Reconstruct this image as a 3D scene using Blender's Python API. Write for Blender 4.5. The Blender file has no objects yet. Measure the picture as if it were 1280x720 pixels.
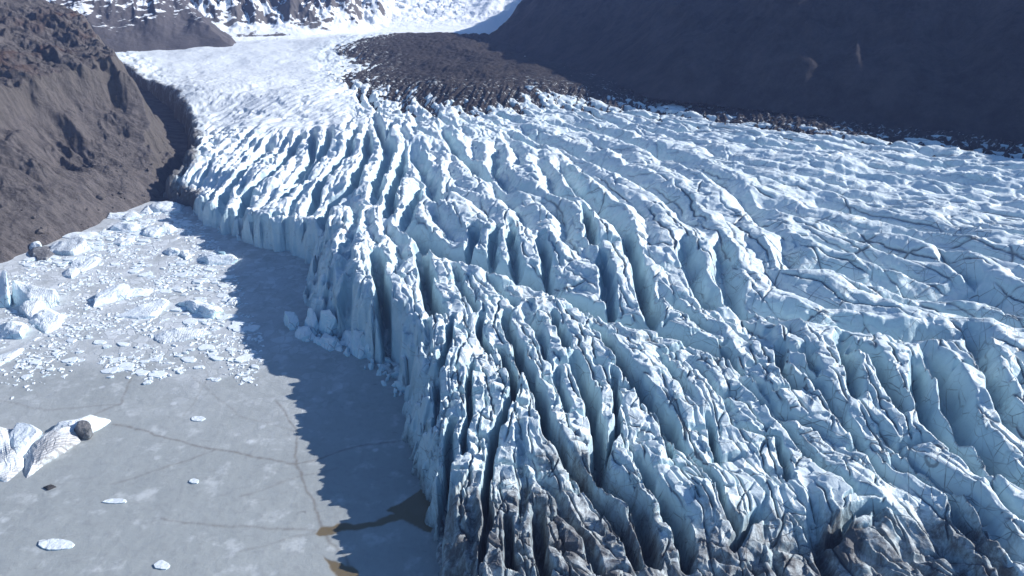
import bpy, bmesh, math, random
import numpy as np
from mathutils import Vector, noise as mnoise

random.seed(7)
RNG = np.random.RandomState(11)
scene = bpy.context.scene
COL = scene.collection
f32 = np.float32

# ------------------------------------------------------------------ camera model
CAM_H = 120.0
FPX = 914.0
PITCH = math.radians(24.7)
CP, SP = math.cos(PITCH), math.sin(PITCH)

def ray(px, py):
    u = (px - 640.0) / FPX
    v = (360.0 - py) / FPX
    return u, CP + SP * v, -SP + CP * v

def unproj(px, py, z=0.0):
    dx, dy, dz = ray(px, py)
    t = (CAM_H - z) / (-dz)
    return dx * t, dy * t

# ------------------------------------------------------------------ noise
def _hash(ix, iy, seed):
    h = (ix.astype(np.uint32) * np.uint32(374761393) + iy.astype(np.uint32) * np.uint32(668265263)
         + np.uint32((seed * 1274126177) & 0xffffffff))
    h = (h ^ (h >> np.uint32(13))) * np.uint32(1274126177)
    h = h ^ (h >> np.uint32(16))
    return h

def gnoise(x, y, seed=0):
    x0 = np.floor(x); y0 = np.floor(y)
    fx = (x - x0).astype(f32); fy = (y - y0).astype(f32)
    ix = x0.astype(np.int64); iy = y0.astype(np.int64)
    u = fx * fx * fx * (fx * (fx * 6 - 15) + 10)
    v = fy * fy * fy * (fy * (fy * 6 - 15) + 10)
    def g(ax, ay):
        a = (_hash(ix + ax, iy + ay, seed) & np.uint32(1023)).astype(f32) * f32(2 * math.pi / 1024)
        return np.cos(a) * (fx - ax) + np.sin(a) * (fy - ay)
    a = g(0, 0); b = g(1, 0); c = g(0, 1); d = g(1, 1)
    return ((a + u * (b - a)) * (1 - v) + (c + u * (d - c)) * v) * f32(1.5)

def fbm(x, y, seed=0, oct=4, gain=0.5, lac=2.03):
    s = 0; a = 1.0; n = 0
    for o in range(oct):
        s = s + a * gnoise(x, y, seed + o * 17)
        n += a; a *= gain; x = x * lac + 3.7; y = y * lac - 1.9
    return s / n

def ridged(x, y, seed=0, oct=4, gain=0.5):
    s = 0; a = 1.0; n = 0
    for o in range(oct):
        s = s + a * (1 - np.abs(gnoise(x, y, seed + o * 17)) * 1.6)
        n += a; a *= gain; x = x * 2.07 + 1.3; y = y * 2.07 - 4.1
    return s / n

def voronoi(x, y, seed=0):
    x0 = np.floor(x).astype(np.int64); y0 = np.floor(y).astype(np.int64)
    f1 = np.full(x.shape, 9.0, f32); f2 = np.full(x.shape, 9.0, f32); cid = np.zeros(x.shape, f32)
    for ax in (-1, 0, 1):
        for ay in (-1, 0, 1):
            h = _hash(x0 + ax, y0 + ay, seed)
            px = x0 + ax + 0.12 + 0.76 * (h & np.uint32(255)).astype(f32) / 255
            py = y0 + ay + 0.12 + 0.76 * ((h >> np.uint32(8)) & np.uint32(255)).astype(f32) / 255
            d = np.sqrt((px - x) ** 2 + (py - y) ** 2).astype(f32)
            r = ((h >> np.uint32(16)) & np.uint32(255)).astype(f32) / 255
            m = d < f1
            f2 = np.where(m, f1, np.minimum(f2, d))
            cid = np.where(m, r, cid)
            f1 = np.where(m, d, f1)
    return f1, f2, cid

def sstep(a, b, x):
    t = np.clip((x - a) / (b - a), 0, 1)
    return t * t * (3 - 2 * t)

def idw(pts, vals, x, y, p=3.0, soft=6.0):
    num = np.zeros(x.shape, f32); den = np.zeros(x.shape, f32)
    for (a, b), v in zip(pts, vals):
        w = 1.0 / ((x - a) ** 2 + (y - b) ** 2 + soft * soft) ** (p / 2)
        num += (w * v).astype(f32); den += w.astype(f32)
    return num / den

def seg_dist(x, y, a, b):
    vx, vy = b[0] - a[0], b[1] - a[1]
    L2 = vx * vx + vy * vy + 1e-9
    t = np.clip(((x - a[0]) * vx + (y - a[1]) * vy) / L2, 0, 1)
    return np.sqrt((x - a[0] - t * vx) ** 2 + (y - a[1] - t * vy) ** 2), t

def poly_dist(x, y, pts, vals=None):
    """distance to an open polyline, and the value interpolated along it"""
    best = np.full(x.shape, 1e9, f32); val = np.zeros(x.shape, f32)
    for i in range(len(pts) - 1):
        d, t = seg_dist(x, y, pts[i], pts[i + 1])
        m = d < best
        best = np.where(m, d, best).astype(f32)
        if vals is not None:
            val = np.where(m, vals[i] + t * (vals[i + 1] - vals[i]), val).astype(f32)
    return best, val

def inside(x, y, poly):
    r = np.zeros(x.shape, bool)
    n = len(poly)
    for i in range(n):
        x1, y1 = poly[i]; x2, y2 = poly[(i + 1) % n]
        if y1 == y2:
            continue
        c = ((y1 > y) != (y2 > y)) & (x < (x2 - x1) * (y - y1) / (y2 - y1) + x1)
        r ^= c
    return r

# ------------------------------------------------------------------ mesh + material helpers
def grid_object(name, X, Y, Z, mat, keep=None, attrs=None, smooth=True):
    R, C = X.shape
    idx = np.arange(R * C).reshape(R, C)
    q = np.stack([idx[:-1, :-1], idx[:-1, 1:], idx[1:, 1:], idx[1:, :-1]], -1).reshape(-1, 4)
    if keep is not None:
        k = keep.reshape(-1)
        q = q[k[q].any(axis=1)]
    used = np.zeros(R * C, bool); used[q.reshape(-1)] = True
    remap = np.cumsum(used) - 1
    q = remap[q]
    co = np.stack([X, Y, Z], -1).reshape(-1, 3)[used].astype(f32)
    me = bpy.data.meshes.new(name)
    me.vertices.add(len(co)); me.vertices.foreach_set('co', co.ravel())
    me.loops.add(len(q) * 4); me.loops.foreach_set('vertex_index', q.astype(np.int32).ravel())
    me.polygons.add(len(q))
    me.polygons.foreach_set('loop_start', np.arange(0, len(q) * 4, 4, dtype=np.int32))
    if smooth:
        me.polygons.foreach_set('use_smooth', np.ones(len(q), bool))
    me.update(calc_edges=True)
    for an, av in (attrs or {}).items():
        a = me.attributes.new(an, 'FLOAT', 'POINT')
        a.data.foreach_set('value', av.reshape(-1)[used].astype(f32))
    me.materials.append(mat)
    o = bpy.data.objects.new(name, me); COL.objects.link(o)
    return o

def polar(th0, th1, nth, rs):
    th = np.linspace(math.radians(th0), math.radians(th1), nth).astype(f32)
    R, T = np.meshgrid(np.asarray(rs, f32), th, indexing='ij')
    return (R * np.sin(T)).astype(f32), (R * np.cos(T)).astype(f32)

def logspace(r0, r1, step):
    n = int(math.log(r1 / r0) / step) + 1
    return r0 * np.exp(np.linspace(0, math.log(r1 / r0), n))

class NT:
    def __init__(self, name):
        self.m = bpy.data.materials.new(name); self.m.use_nodes = True
        self.t = self.m.node_tree; self.t.nodes.clear()
        self.out = self.t.nodes.new('ShaderNodeOutputMaterial')
        self.b = self.t.nodes.new('ShaderNodeBsdfPrincipled')
        self.t.links.new(self.b.outputs[0], self.out.inputs[0])
        self.b.inputs['Specular IOR Level'].default_value = 0.25
    def n(self, ty, **k):
        nd = self.t.nodes.new(ty)
        for a, v in k.items(): setattr(nd, a, v)
        return nd
    def put(self, sock, v):
        if isinstance(v, bpy.types.NodeSocket): self.t.links.new(v, sock)
        elif isinstance(v, tuple) and len(v) == 3 and sock.type == 'RGBA': sock.default_value = (*v, 1)
        else: sock.default_value = v
    def pos(self):
        return self.n('ShaderNodeNewGeometry').outputs['Position']
    def obj(self):
        return self.n('ShaderNodeTexCoord').outputs['Object']
    def mapping(self, v, scale=(1, 1, 1), rot=(0, 0, 0), loc=(0, 0, 0)):
        m = self.n('ShaderNodeMapping'); self.put(m.inputs[0], v)
        m.inputs['Scale'].default_value = scale; m.inputs['Rotation'].default_value = rot; m.inputs['Location'].default_value = loc
        return m.outputs[0]
    def noise(self, v, scale, detail=4, rough=0.55, dist=0.0):
        n = self.n('ShaderNodeTexNoise'); self.put(n.inputs['Vector'], v)
        n.inputs['Scale'].default_value = scale; n.inputs['Detail'].default_value = detail
        n.inputs['Roughness'].default_value = rough; n.inputs['Distortion'].default_value = dist
        return n.outputs['Fac']
    def noisec(self, v, scale, detail=2):
        n = self.n('ShaderNodeTexNoise'); self.put(n.inputs['Vector'], v)
        n.inputs['Scale'].default_value = scale; n.inputs['Detail'].default_value = detail
        return n.outputs['Color']
    def warp(self, v, scale, amt):
        c = self.noisec(v, scale)
        s = self.n('ShaderNodeVectorMath', operation='SUBTRACT'); self.put(s.inputs[0], c); s.inputs[1].default_value = (.5, .5, .5)
        k = self.n('ShaderNodeVectorMath', operation='SCALE'); self.put(k.inputs[0], s.outputs[0]); k.inputs['Scale'].default_value = amt
        a = self.n('ShaderNodeVectorMath', operation='ADD'); self.put(a.inputs[0], v); self.put(a.inputs[1], k.outputs[0])
        return a.outputs[0]
    def voro(self, v, scale, feature='DISTANCE_TO_EDGE', out='Distance', rnd=1.0):
        n = self.n('ShaderNodeTexVoronoi', feature=feature); self.put(n.inputs['Vector'], v)
        n.inputs['Scale'].default_value = scale; n.inputs['Randomness'].default_value = rnd
        return n.outputs[out]
    def math(self, op, a, b=0.0, c=None, clamp=False):
        m = self.n('ShaderNodeMath', operation=op, use_clamp=clamp); self.put(m.inputs[0], a); self.put(m.inputs[1], b)
        if c is not None: self.put(m.inputs[2], c)
        return m.outputs[0]
    def ramp(self, v, a, b, lo=0.0, hi=1.0):
        m = self.n('ShaderNodeMapRange', interpolation_type='SMOOTHSTEP'); self.put(m.inputs[0], v)
        self.put(m.inputs[1], a); self.put(m.inputs[2], b); self.put(m.inputs[3], lo); self.put(m.inputs[4], hi)
        return m.outputs[0]
    def mix(self, f, a, b):
        m = self.n('ShaderNodeMix', data_type='RGBA'); self.put(m.inputs[0], f); self.put(m.inputs[6], a); self.put(m.inputs[7], b)
        return m.outputs[2]
    def attr(self, name):
        a = self.n('ShaderNodeAttribute', attribute_name=name); return a.outputs['Fac']
    def sep(self, v):
        s = self.n('ShaderNodeSeparateXYZ'); self.put(s.inputs[0], v); return s.outputs
    def nz(self):
        g = self.n('ShaderNodeNewGeometry'); return self.sep(g.outputs['Normal'])[2]
    def bump(self, h, strength=0.5, dist=1.0, nrm=None):
        b = self.n('ShaderNodeBump'); self.put(b.inputs['Height'], h); b.inputs['Strength'].default_value = strength
        b.inputs['Distance'].default_value = dist
        if nrm is not None: self.put(b.inputs['Normal'], nrm)
        return b.outputs[0]
    def done(self, col, rough=0.6, nrm=None, spec=None):
        self.put(self.b.inputs['Base Color'], col); self.put(self.b.inputs['Roughness'], rough)
        if nrm is not None: self.put(self.b.inputs['Normal'], nrm)
        if spec is not None: self.put(self.b.inputs['Specular IOR Level'], spec)
        return self.m

def tag(o, label=None, cat=None, group=None, kind=None):
    for k, v in (('label', label), ('category', cat), ('group', group), ('kind', kind)):
        if v: o[k] = v
    return o

# ------------------------------------------------------------------ materials
def mat_glacier_ice():
    t = NT('glacier_ice')
    p = t.pos()
    pw = t.warp(p, 0.09, 6.0)
    nz = t.nz()
    pale = t.attr('pale'); snow = t.attr('snow'); dirt = t.attr('dirt'); crack = t.attr('crack'); trough = t.attr('trough')
    big = t.noise(p, 0.035, 4, 0.6)
    fine = t.noise(p, 0.9, 5, 0.65)
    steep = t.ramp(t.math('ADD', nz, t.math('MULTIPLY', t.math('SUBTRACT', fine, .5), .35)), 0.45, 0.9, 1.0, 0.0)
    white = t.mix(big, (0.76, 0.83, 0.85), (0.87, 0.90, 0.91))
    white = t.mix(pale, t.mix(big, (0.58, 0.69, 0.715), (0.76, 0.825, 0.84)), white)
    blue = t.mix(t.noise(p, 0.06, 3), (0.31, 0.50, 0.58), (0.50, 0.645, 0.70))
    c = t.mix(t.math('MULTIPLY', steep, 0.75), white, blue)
    c = t.mix(t.math('MULTIPLY', snow, 0.85), c, (0.72, 0.75, 0.775))
    # thin silt-filled fractures: contour lines of stretched noise, in three families
    pc = t.warp(p, 0.12, 1.3)
    def fam(rot, scale, st, w, loc, gate):
        v = t.voro(t.mapping(t.mapping(pc, (1, 1, .8), (0, 0, rot), loc), (1, st, .7)), scale)
        return t.math('MULTIPLY', t.ramp(v, w * .25, w, 1, 0), gate)
    g1 = t.ramp(t.noise(p, 0.06, 4), 0.45, 0.60); g2 = t.ramp(t.noise(t.mapping(p, loc=(40, 9, 3)), 0.07, 4), 0.46, 0.60)
    g3 = t.ramp(t.noise(t.mapping(p, loc=(-30, 70, 3)), 0.06, 4), 0.47, 0.60)
    l1 = fam(.5, .22, .08, .016, (0, 0, 0), g1); l2 = fam(-.75, .20, .1, .015, (17, 5, 2), g2)
    l3 = fam(1.5, .30, .12, .020, (-9, 33, 8), g3); l4 = fam(-.3, .5, .08, .03, (3, -21, 4), t.math('MULTIPLY', g1, g3))
    l5 = fam(1.0, .11, .2, .010, (61, -2, 4), g2)
    ln = t.math('MAXIMUM', t.math('MAXIMUM', t.math('MAXIMUM', l1, l2), t.math('MAXIMUM', l3, l5)), t.math('MULTIPLY', l4, .7))
    ln = t.math('MULTIPLY', t.math('MULTIPLY', ln, crack, clamp=True), t.ramp(t.noise(p, .3, 4), .35, .6, .3, .95))
    ln = t.math('MAXIMUM', ln, t.math('MULTIPLY', t.math('MULTIPLY', t.ramp(t.attr('fiss'), .12, .5), t.ramp(nz, .35, .75)), t.ramp(t.noise(p, .25, 4), .3, .5, .75, 1)))
    c = t.mix(t.math('MULTIPLY', ln, .85), c, (0.095, 0.11, 0.13))
    # silt streaks and dust, plus the shade painted on the left margin
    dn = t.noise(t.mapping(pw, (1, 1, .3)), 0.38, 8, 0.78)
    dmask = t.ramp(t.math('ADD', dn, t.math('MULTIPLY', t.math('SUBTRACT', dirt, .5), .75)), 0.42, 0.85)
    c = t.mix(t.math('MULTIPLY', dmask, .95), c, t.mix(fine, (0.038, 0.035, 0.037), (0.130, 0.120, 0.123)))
    bh = t.math('ADD', t.math('MULTIPLY', t.noise(p, 0.45, 6, 0.6), 1.0), t.math('MULTIPLY', ln, -0.3))
    nrm = t.bump(bh, 0.5, .9)
    rough = t.math('ADD', 0.42, t.math('MULTIPLY', dmask, 0.4))
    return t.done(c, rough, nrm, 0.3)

def mat_lagoon():
    t = NT('frozen_lagoon')
    p = t.pos()
    crack = t.attr('crack'); melt = t.attr('melt'); floe = t.attr('floe')
    big = t.noise(t.mapping(t.warp(p, .02, 14), (1, 1, 1)), 0.03, 6, 0.62)
    fine = t.noise(t.warp(p, .2, 3), 0.5, 6, 0.7)
    base = t.mix(big, (0.265, 0.285, 0.285), (0.40, 0.425, 0.42))
    base = t.mix(t.ramp(fine, .45, .75, 0, .45), base, (0.23, 0.235, 0.24))
    base = t.mix(t.ramp(t.noise(p, .14, 5, .65), .53, .70, 0, .75), base, (0.52, .545, .55))
    # jam of thin plates in the upper lagoon
    pv = t.warp(p, .25, 1.6)
    ve = t.voro(pv, .28); vc = t.voro(pv, .28, 'F1', 'Color'); vs = t.sep(vc)[0]
    ve2 = t.voro(t.warp(p, .6, .8), .75); vs2 = t.sep(t.voro(t.warp(p, .6, .8), .75, 'F1', 'Color'))[1]
    plate = t.math('MULTIPLY', t.ramp(ve, .03, .09), t.ramp(vs, .35, .65))
    plate2 = t.math('MULTIPLY', t.ramp(ve2, .04, .12), t.ramp(vs2, .45, .75))
    pl = t.math('MULTIPLY', t.math('MAXIMUM', plate, t.math('MULTIPLY', plate2, .7)), floe)
    pl = t.math('MULTIPLY', pl, t.ramp(t.noise(p, .11, 4), .35, .62, .25, .9))
    base = t.mix(t.math('MULTIPLY', floe, t.ramp(t.noise(t.warp(p, .1, 6), .09, 6, .7), .35, .6, .3, .9)), base, t.mix(fine, (.42, .44, .455), (.68, .70, .72)))
    base = t.mix(pl, base, t.mix(vs, (0.50, 0.53, 0.55), (0.70, 0.73, 0.75)))
    c = t.mix(t.math('MULTIPLY', t.math('MULTIPLY', crack, t.ramp(fine, .3, .6, .35, 1)), .8), base, (0.17, 0.15, 0.13))
    c = t.mix(melt, c, (0.16, 0.125, 0.075))
    fs = t.math('MULTIPLY', t.ramp(t.voro(t.warp(p, .8, .6), .16, 'F1'), .10, .2, 1, 0), t.ramp(t.noise(p, .035, 3), .5, .62))
    c = t.mix(t.math('MULTIPLY', fs, .6), c, (.66, .69, .71))
    ds = t.math('MULTIPLY', t.ramp(t.noise(t.mapping(t.warp(p, .3, 3), (.6, 1.5, 1)), .22, 5, .6), .64, .72), t.ramp(t.noise(t.mapping(p, loc=(50, 20, 0)), .03, 2), .45, .6))
    c = t.mix(t.math('MULTIPLY', ds, .5), c, (.16, .155, .15))
    rough = t.math('SUBTRACT', 0.55, t.math('MULTIPLY', melt, .42))
    nrm = t.bump(t.math('ADD', t.math('MULTIPLY', fine, t.math('SUBTRACT', 1.0, melt)), t.math('MULTIPLY', pl, 1.2)), .35, .4)
    return t.done(c, rough, nrm, .3)

def mat_hill():
    t = NT('scree_hillside')
    p = t.pos()
    nz = t.nz()
    red = t.attr('red'); rock = t.attr('rock')
    streak = t.noise(t.mapping(t.warp(p, .03, 9), (.5, 1.5, .35), (0, 0, -.75)), .2, 8, .72)
    fine = t.noise(p, .45, 8, .78)
    c = t.mix(t.ramp(streak, .3, .7), (0.062, 0.055, 0.054), (0.178, 0.158, 0.153))
    c = t.mix(t.ramp(fine, .42, .7, 0, .5), c, (0.18, 0.162, 0.156))
    c = t.mix(t.math('MULTIPLY', t.ramp(t.noise(p, .08, 5), .40, .62), red), c, (0.105, 0.062, 0.048))
    rk = t.mix(t.noise(t.mapping(p, (1, 1, .3)), .25, 6, .7), (0.060, 0.054, 0.051), (0.20, 0.178, 0.165))
    c = t.mix(t.math('MULTIPLY', rock, t.ramp(nz, .55, .8, 1, .1)), c, rk)
    nrm = t.bump(t.math('ADD', t.noise(p, .45, 9, .74), t.math('MULTIPLY', streak, 1.1)), .95, 2.2)
    return t.done(c, .9, nrm, .1)

def mat_slope():
    t = NT('dark_valley_side')
    p = t.pos()
    s = t.noise(t.mapping(t.warp(p, .01, 20), (1, 1, .3)), .05, 10, .72)
    c = t.mix(t.ramp(s, .3, .7), (0.020, 0.019, 0.023), (0.066, 0.059, 0.063))
    c = t.mix(t.ramp(t.noise(p, .012, 5, .6), .56, .82, 0, .5), c, t.mix(t.noise(p, .3, 6, .75), (0.035, 0.031, 0.031), (0.085, 0.073, 0.067)))
    sn = t.ramp(t.noise(p, .09, 7, .72), .72, .78, 0, .6)
    c = t.mix(t.math('MULTIPLY', sn, t.attr('snow')), c, (0.75, .78, .8))
    return t.done(c, .95, t.bump(t.noise(p, .14, 10, .7), .8, 5.0), .08)

def mat_moraine():
    t = NT('moraine_rubble')
    p = t.pos()
    f = t.noise(p, .55, 8, .72); b = t.noise(p, .04, 5)
    c = t.mix(f, (0.020, 0.018, 0.019), (0.062, 0.053, 0.050))
    c = t.mix(t.ramp(b, .45, .65), c, t.mix(f, (0.028, 0.024, 0.024), (0.072, 0.061, 0.057)))
    sp = t.ramp(t.noise(t.mapping(t.warp(p, .1, 5), (.7, 1.4, 1)), .3, 5, .7), .57, .63)
    c = t.mix(t.math('MULTIPLY', sp, t.attr('snow')), c, (0.72, .77, .80))
    return t.done(c, .92, t.bump(f, .9, 1.6), .1)

def mat_alpine(name, rockc=((0.05, 0.047, 0.05), (0.14, 0.125, 0.12)), streak=0.0):
    t = NT(name)
    p = t.pos()
    nz = t.nz(); sn = t.attr('snow')
    n = t.noise(t.mapping(p, (1, 1, .45)), .035, 9, .66)
    if streak:
        n = t.math('ADD', t.math('MULTIPLY', n, .35), t.math('MULTIPLY', t.noise(t.mapping(t.mapping(t.warp(p, .03, 8), (1, 1, 1), (0, 0, streak)), (1, .10, .12)), .2, 5, .6), .75))
    m = t.math('ADD', t.math('ADD', t.math('MULTIPLY', t.math('SUBTRACT', n, .5), 1.7), t.math('MULTIPLY', t.math('SUBTRACT', nz, .72), 1.2)), t.math('SUBTRACT', sn, .5))
    mask = t.ramp(m, -.04, .06)
    rk = t.mix(t.noise(p, .05, 8, .7), *rockc)
    c = t.mix(mask, rk, (0.84, .87, .90))
    return t.done(c, .8, t.bump(t.noise(p, .12, 9, .66), .5, 3), .1)

def mat_berg(name, stripes=0.0, dirt=0.0, tone=0.0, rot=0.4, grey=0.0):
    t = NT(name)
    p = t.obj()
    nz = t.nz()
    f = t.noise(p, .5, 5, .65)
    white = t.mix(f, (0.72, 0.79, 0.83), (0.86, 0.89, 0.91))
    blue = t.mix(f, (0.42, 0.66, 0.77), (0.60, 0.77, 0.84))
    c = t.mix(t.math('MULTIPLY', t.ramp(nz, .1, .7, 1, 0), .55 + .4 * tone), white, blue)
    v = t.voro(t.mapping(t.warp(p, .25, 2.2), (1.4, .7, .6), (.2, .1, rot)), .3)
    ln = t.ramp(v, 0, .035, 1, 0)
    ln = t.math('MULTIPLY', ln, t.ramp(t.noise(p, .15, 2), .45, .58))
    c = t.mix(t.math('MULTIPLY', ln, .7), c, (.16, .18, .21))
    if grey: c = t.mix(t.ramp(t.noise(t.warp(p, .2, 3), .14, 5, .65), .35, .6, 0, grey), c, t.mix(f, (.34, .33, .33), (.55, .55, .56)))
    if stripes:
        w = t.n('ShaderNodeTexWave', wave_type='BANDS', bands_direction='X')
        t.put(w.inputs['Vector'], t.mapping(t.warp(p, .2, 1.2), (1, 1, .35), (0, 0, rot)))
        w.inputs['Scale'].default_value = .42; w.inputs['Distortion'].default_value = 4.0; w.inputs['Detail'].default_value = 6; w.inputs['Detail Scale'].default_value = 1.6
        w.inputs['Detail Roughness'].default_value = .7
        m = t.math('MULTIPLY', t.ramp(w.outputs['Fac'], .45, .8), t.ramp(t.noise(p, .12, 3), .3, .5))
        c = t.mix(t.math('MULTIPLY', m, stripes), c, t.mix(f, (.10, .085, .08), (.2, .17, .16)))
    if dirt:
        m = t.ramp(t.noise(t.warp(p, .2, 2), .25, 6, .7), .62 - .4 * dirt, .8 - .3 * dirt)
        c = t.mix(t.math('MULTIPLY', m, .9), c, (.09, .08, .08))
    return t.done(c, .45, t.bump(t.math('SUBTRACT', t.noise(p, .8, 6, .65), t.math('MULTIPLY', ln, .4)), .6, .7), .3)

M_ICE = mat_glacier_ice(); M_LAG = mat_lagoon(); M_HILL = mat_hill(); M_SLOPE = mat_slope(); M_MOR = mat_moraine()

# ------------------------------------------------------------------ glacier: surface level
BASE_CTRL = [
 (240,240,8),(285,262,12),(340,285,14),(385,262,17),(430,262,25),(440,300,25),(500,320,23),(560,345,23),(470,345,22),(520,335,23),
 (430,160,30),(330,160,26),(300,200,18),(360,200,22),(520,160,32),(520,230,27),(470,215,25),(600,240,31),(640,270,31),(700,270,33),(760,270,33),(700,220,34),(800,330,30),
 (900,300,32),(900,220,34),(1000,180,35),(1280,200,36),(1280,300,34),(1000,300,33),(1000,400,30),(900,400,27),(660,390,23),(760,420,24),
 (850,450,23),(950,450,25),(1100,440,28),(1200,450,28),(600,450,21),(560,500,18),(700,520,20),(800,560,18),(900,600,16),(1000,600,17),
 (1100,620,18),(1250,620,20),(590,600,15),(650,660,12),(750,680,10),(850,690,9),(1000,700,9),(1150,700,12),(1280,710,15),
 (650,800,7),(900,800,5),(1200,800,8),(300,60,42),(150,65,42),(450,50,44),(600,100,38),(300,100,36),(400,110,36),(230,170,20),(1600,300,36),(1600,500,30)]
B_P = [unproj(a, b, z) for a, b, z in BASE_CTRL]; B_V = [z for _, _, z in BASE_CTRL]
def base_level(x, y):
    return idw(B_P, B_V, x, y, 3.2, 7.0)

def hit(px, py, drop=0.0):
    """where the ray of a picture point meets the level surface of the glacier"""
    dx, dy, dz = ray(px, py)
    t = np.linspace(70, 1100, 1400)
    x = (dx * t).astype(f32); y = (dy * t).astype(f32); z = CAM_H + dz * t
    s = base_level(x, y) - drop
    k = np.argmax(z < s)
    if k == 0: k = len(t) - 1
    return float(x[k]), float(y[k])

FRONT = [(205,246,8),(238,262,8),(275,290,5),(330,308,5),(386,322,6),(390,350,22),(386,396,28),(420,424,14),(455,440,10),(488,470,12),
         (509,510,14),(516,560,13),(528,620,11),(544,665,10),(558,720,10),(578,800,8)]
EDGE = [unproj(a, b, 0) for a, b, _ in FRONT]; EDGE_W = [w for _, _, w in FRONT]
MARGIN = [(110,66,42,6),(165,90,38,6),(205,112,33,7),(226,140,27,8),(234,175,20,8),(226,212,12,8)]
LEFT = [unproj(a, b, z) for a, b, z, _ in MARGIN]
EDGE_ALL = LEFT + EDGE; EDGE_ALL_W = [w for *_, w in MARGIN] + EDGE_W
FARPT = [(600, 60), (600, 1300), (-900, 1300), (-700, 950)]
GPOLY = EDGE_ALL + [(30, 40)] + FARPT

# traced crevasses: depth, half width, picture points
TR = [
 (8,5.5,[(340,177),(325,202),(307,217),(282,245),(272,272)]),
 (9,5.5,[(380,172),(360,202),(340,225),(310,250),(300,275)]),
 (9,5,[(412,153),(412,180),(405,195),(375,235),(345,262)]),
 (8,4.5,[(392,157),(391,200),(375,222),(358,240)]),
 (9,5,[(449,160),(437,195),(425,207),(400,240),(385,275)]),
 (10,5,[(460,170),(460,200),(447,220),(442,245),(417,262),(400,290)]),
 (10,6,[(467,152),(487,195),(482,207),(472,232),(470,262)]),
 (7,4,[(493,155),(478,182)]),
 (10,5,[(505,190),(498,225),(490,250),(484,282)]),
 (8,5,[(525,230),(517,258),(506,290)]),
 (17,10,[(472,336),(478,370),(482,405),(490,425)]),
 (15,10,[(522,328),(532,358),(540,395),(550,412)]),
 (11,9,[(440,345),(427,370),(424,385),(418,412)]),
 (10.5,9,[(505,288),(520,302),(545,322),(580,335),(625,350),(660,362),(690,370)]),
 (7,7,[(680,366),(720,385),(765,407),(815,422),(865,437),(905,450)]),
 (10,4,[(733,268),(736,288),(742,318)]),
 (8,4,[(677,300),(681,330),(685,368)]),
 (8,4,[(748,325),(756,360),(766,404)]),
 (8,4,[(640,285),(640,310),(650,352)]),
 (8,4,[(590,285),(592,310),(580,335)]),
 (7,4,[(620,290),(618,320),(622,348)]),
 (11,6,[(780,288),(787,312),(797,350),(808,378),(815,420)]),
 (7,6,[(850,300),(862,330),(872,357),(890,390)]),
 (7,6,[(900,300),(907,345),(915,380),(935,402)]),
 (9,7,[(515,187),(530,215),(540,235),(547,260)]),
 (8,6,[(552,162),(562,180),(597,217),(615,232)]),
 (7,6,[(620,185),(620,220),(642,240),(675,248)]),
 (6,6,[(672,198),(685,222),(695,244),(718,254)]),
 (9,8,[(700,205),(720,237),(750,260),(772,278),(785,302)]),
 (7,9,[(640,160),(690,182),(740,200),(800,230),(850,262),(885,300)]),
 (7,9,[(700,150),(770,172),(850,205),(930,250),(975,300)]),
 (8,10,[(975,303),(992,332),(1037,337),(1077,350),(1120,362),(1175,370),(1227,370),(1260,385),(1300,400)]),
 (7,9,[(930,245),(960,258),(1000,275),(1060,290),(1130,297),(1200,310),(1290,338)]),
 (6,6,[(1177,312),(1190,332),(1225,362),(1255,384),(1290,398)]),
 (8,9,[(940,390),(990,400),(1060,412),(1110,420),(1160,424),(1208,424)]),
 (9,5,[(1208,422),(1225,455),(1245,512),(1260,537),(1285,555)]),
 (10,5,[(1158,445),(1175,482),(1192,525),(1205,560),(1225,575),(1250,610),(1285,630)]),
 (7,4,[(1145,458),(1150,505),(1165,540),(1190,570),(1217,598)]),
 (8,4,[(1060,440),(1095,465),(1110,490),(1125,520)]),
 (7,4,[(1052,427),(1055,450),(1062,475),(1067,503)]),
 (6,3.5,[(1000,443),(1012,462),(1022,478)]),
 (9,4,[(973,445),(980,482),(992,497)]),
 (6,4,[(905,432),(912,452),(930,470)]),
 (4,3,[(1100,542),(1140,575),(1155,590),(1210,620),(1232,645),(1247,682)]),
 (6,4,[(1122,585),(1160,610),(1185,625),(1200,657),(1225,682)]),
 (4,3,[(1217,625),(1242,655),(1265,690),(1285,708)]),
 (11,4,[(567,540),(562,575),(557,610),(552,645),(548,690)]),
 (13,4,[(622,452),(640,480),(645,503),(638,520),(625,550),(612,582),(607,640),(600,720)]),
 (12,5,[(633,410),(648,465),(668,500),(680,530),(688,560),(702,582),(722,612),(748,645),(772,682),(795,730)]),
 (13,7,[(720,470),(737,520),(742,560),(752,615),(780,645),(800,670),(815,725)]),
 (7,3.2,[(762,470),(775,525),(770,545),(752,580)]),
 (10,5,[(742,424),(765,452),(785,480),(817,520),(835,545),(852,578)]),
 (6,3,[(548,465),(546,505),(540,532)]),
 (7,3,[(592,462),(588,510),(583,545),(578,570)]),
 (9,4,[(630,665),(637,695),(642,725)]),(9,5,[(675,650),(676,690),(678,730)]),
 (10,5,[(798,585),(812,620),(830,652),(847,690),(862,730)]),
 (6,3,[(865,575),(885,603),(905,640),(925,668)]),(5,3,[(918,692),(930,665),(950,648)]),
 (6,3.5,[(815,510),(827,542),(842,580)]),(6,3,[(882,528),(893,565),(902,585)]),
 (5,3,[(922,538),(970,555),(982,575),(987,605)]),
 (6,4,[(690,402),(700,425),(712,445)]),(7,4,[(605,400),(602,430),(612,452)]),(6,4,[(565,405),(560,435),(552,465)]),
 (5,3,[(1040,690),(1060,650),(1100,640)]),
]
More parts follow.
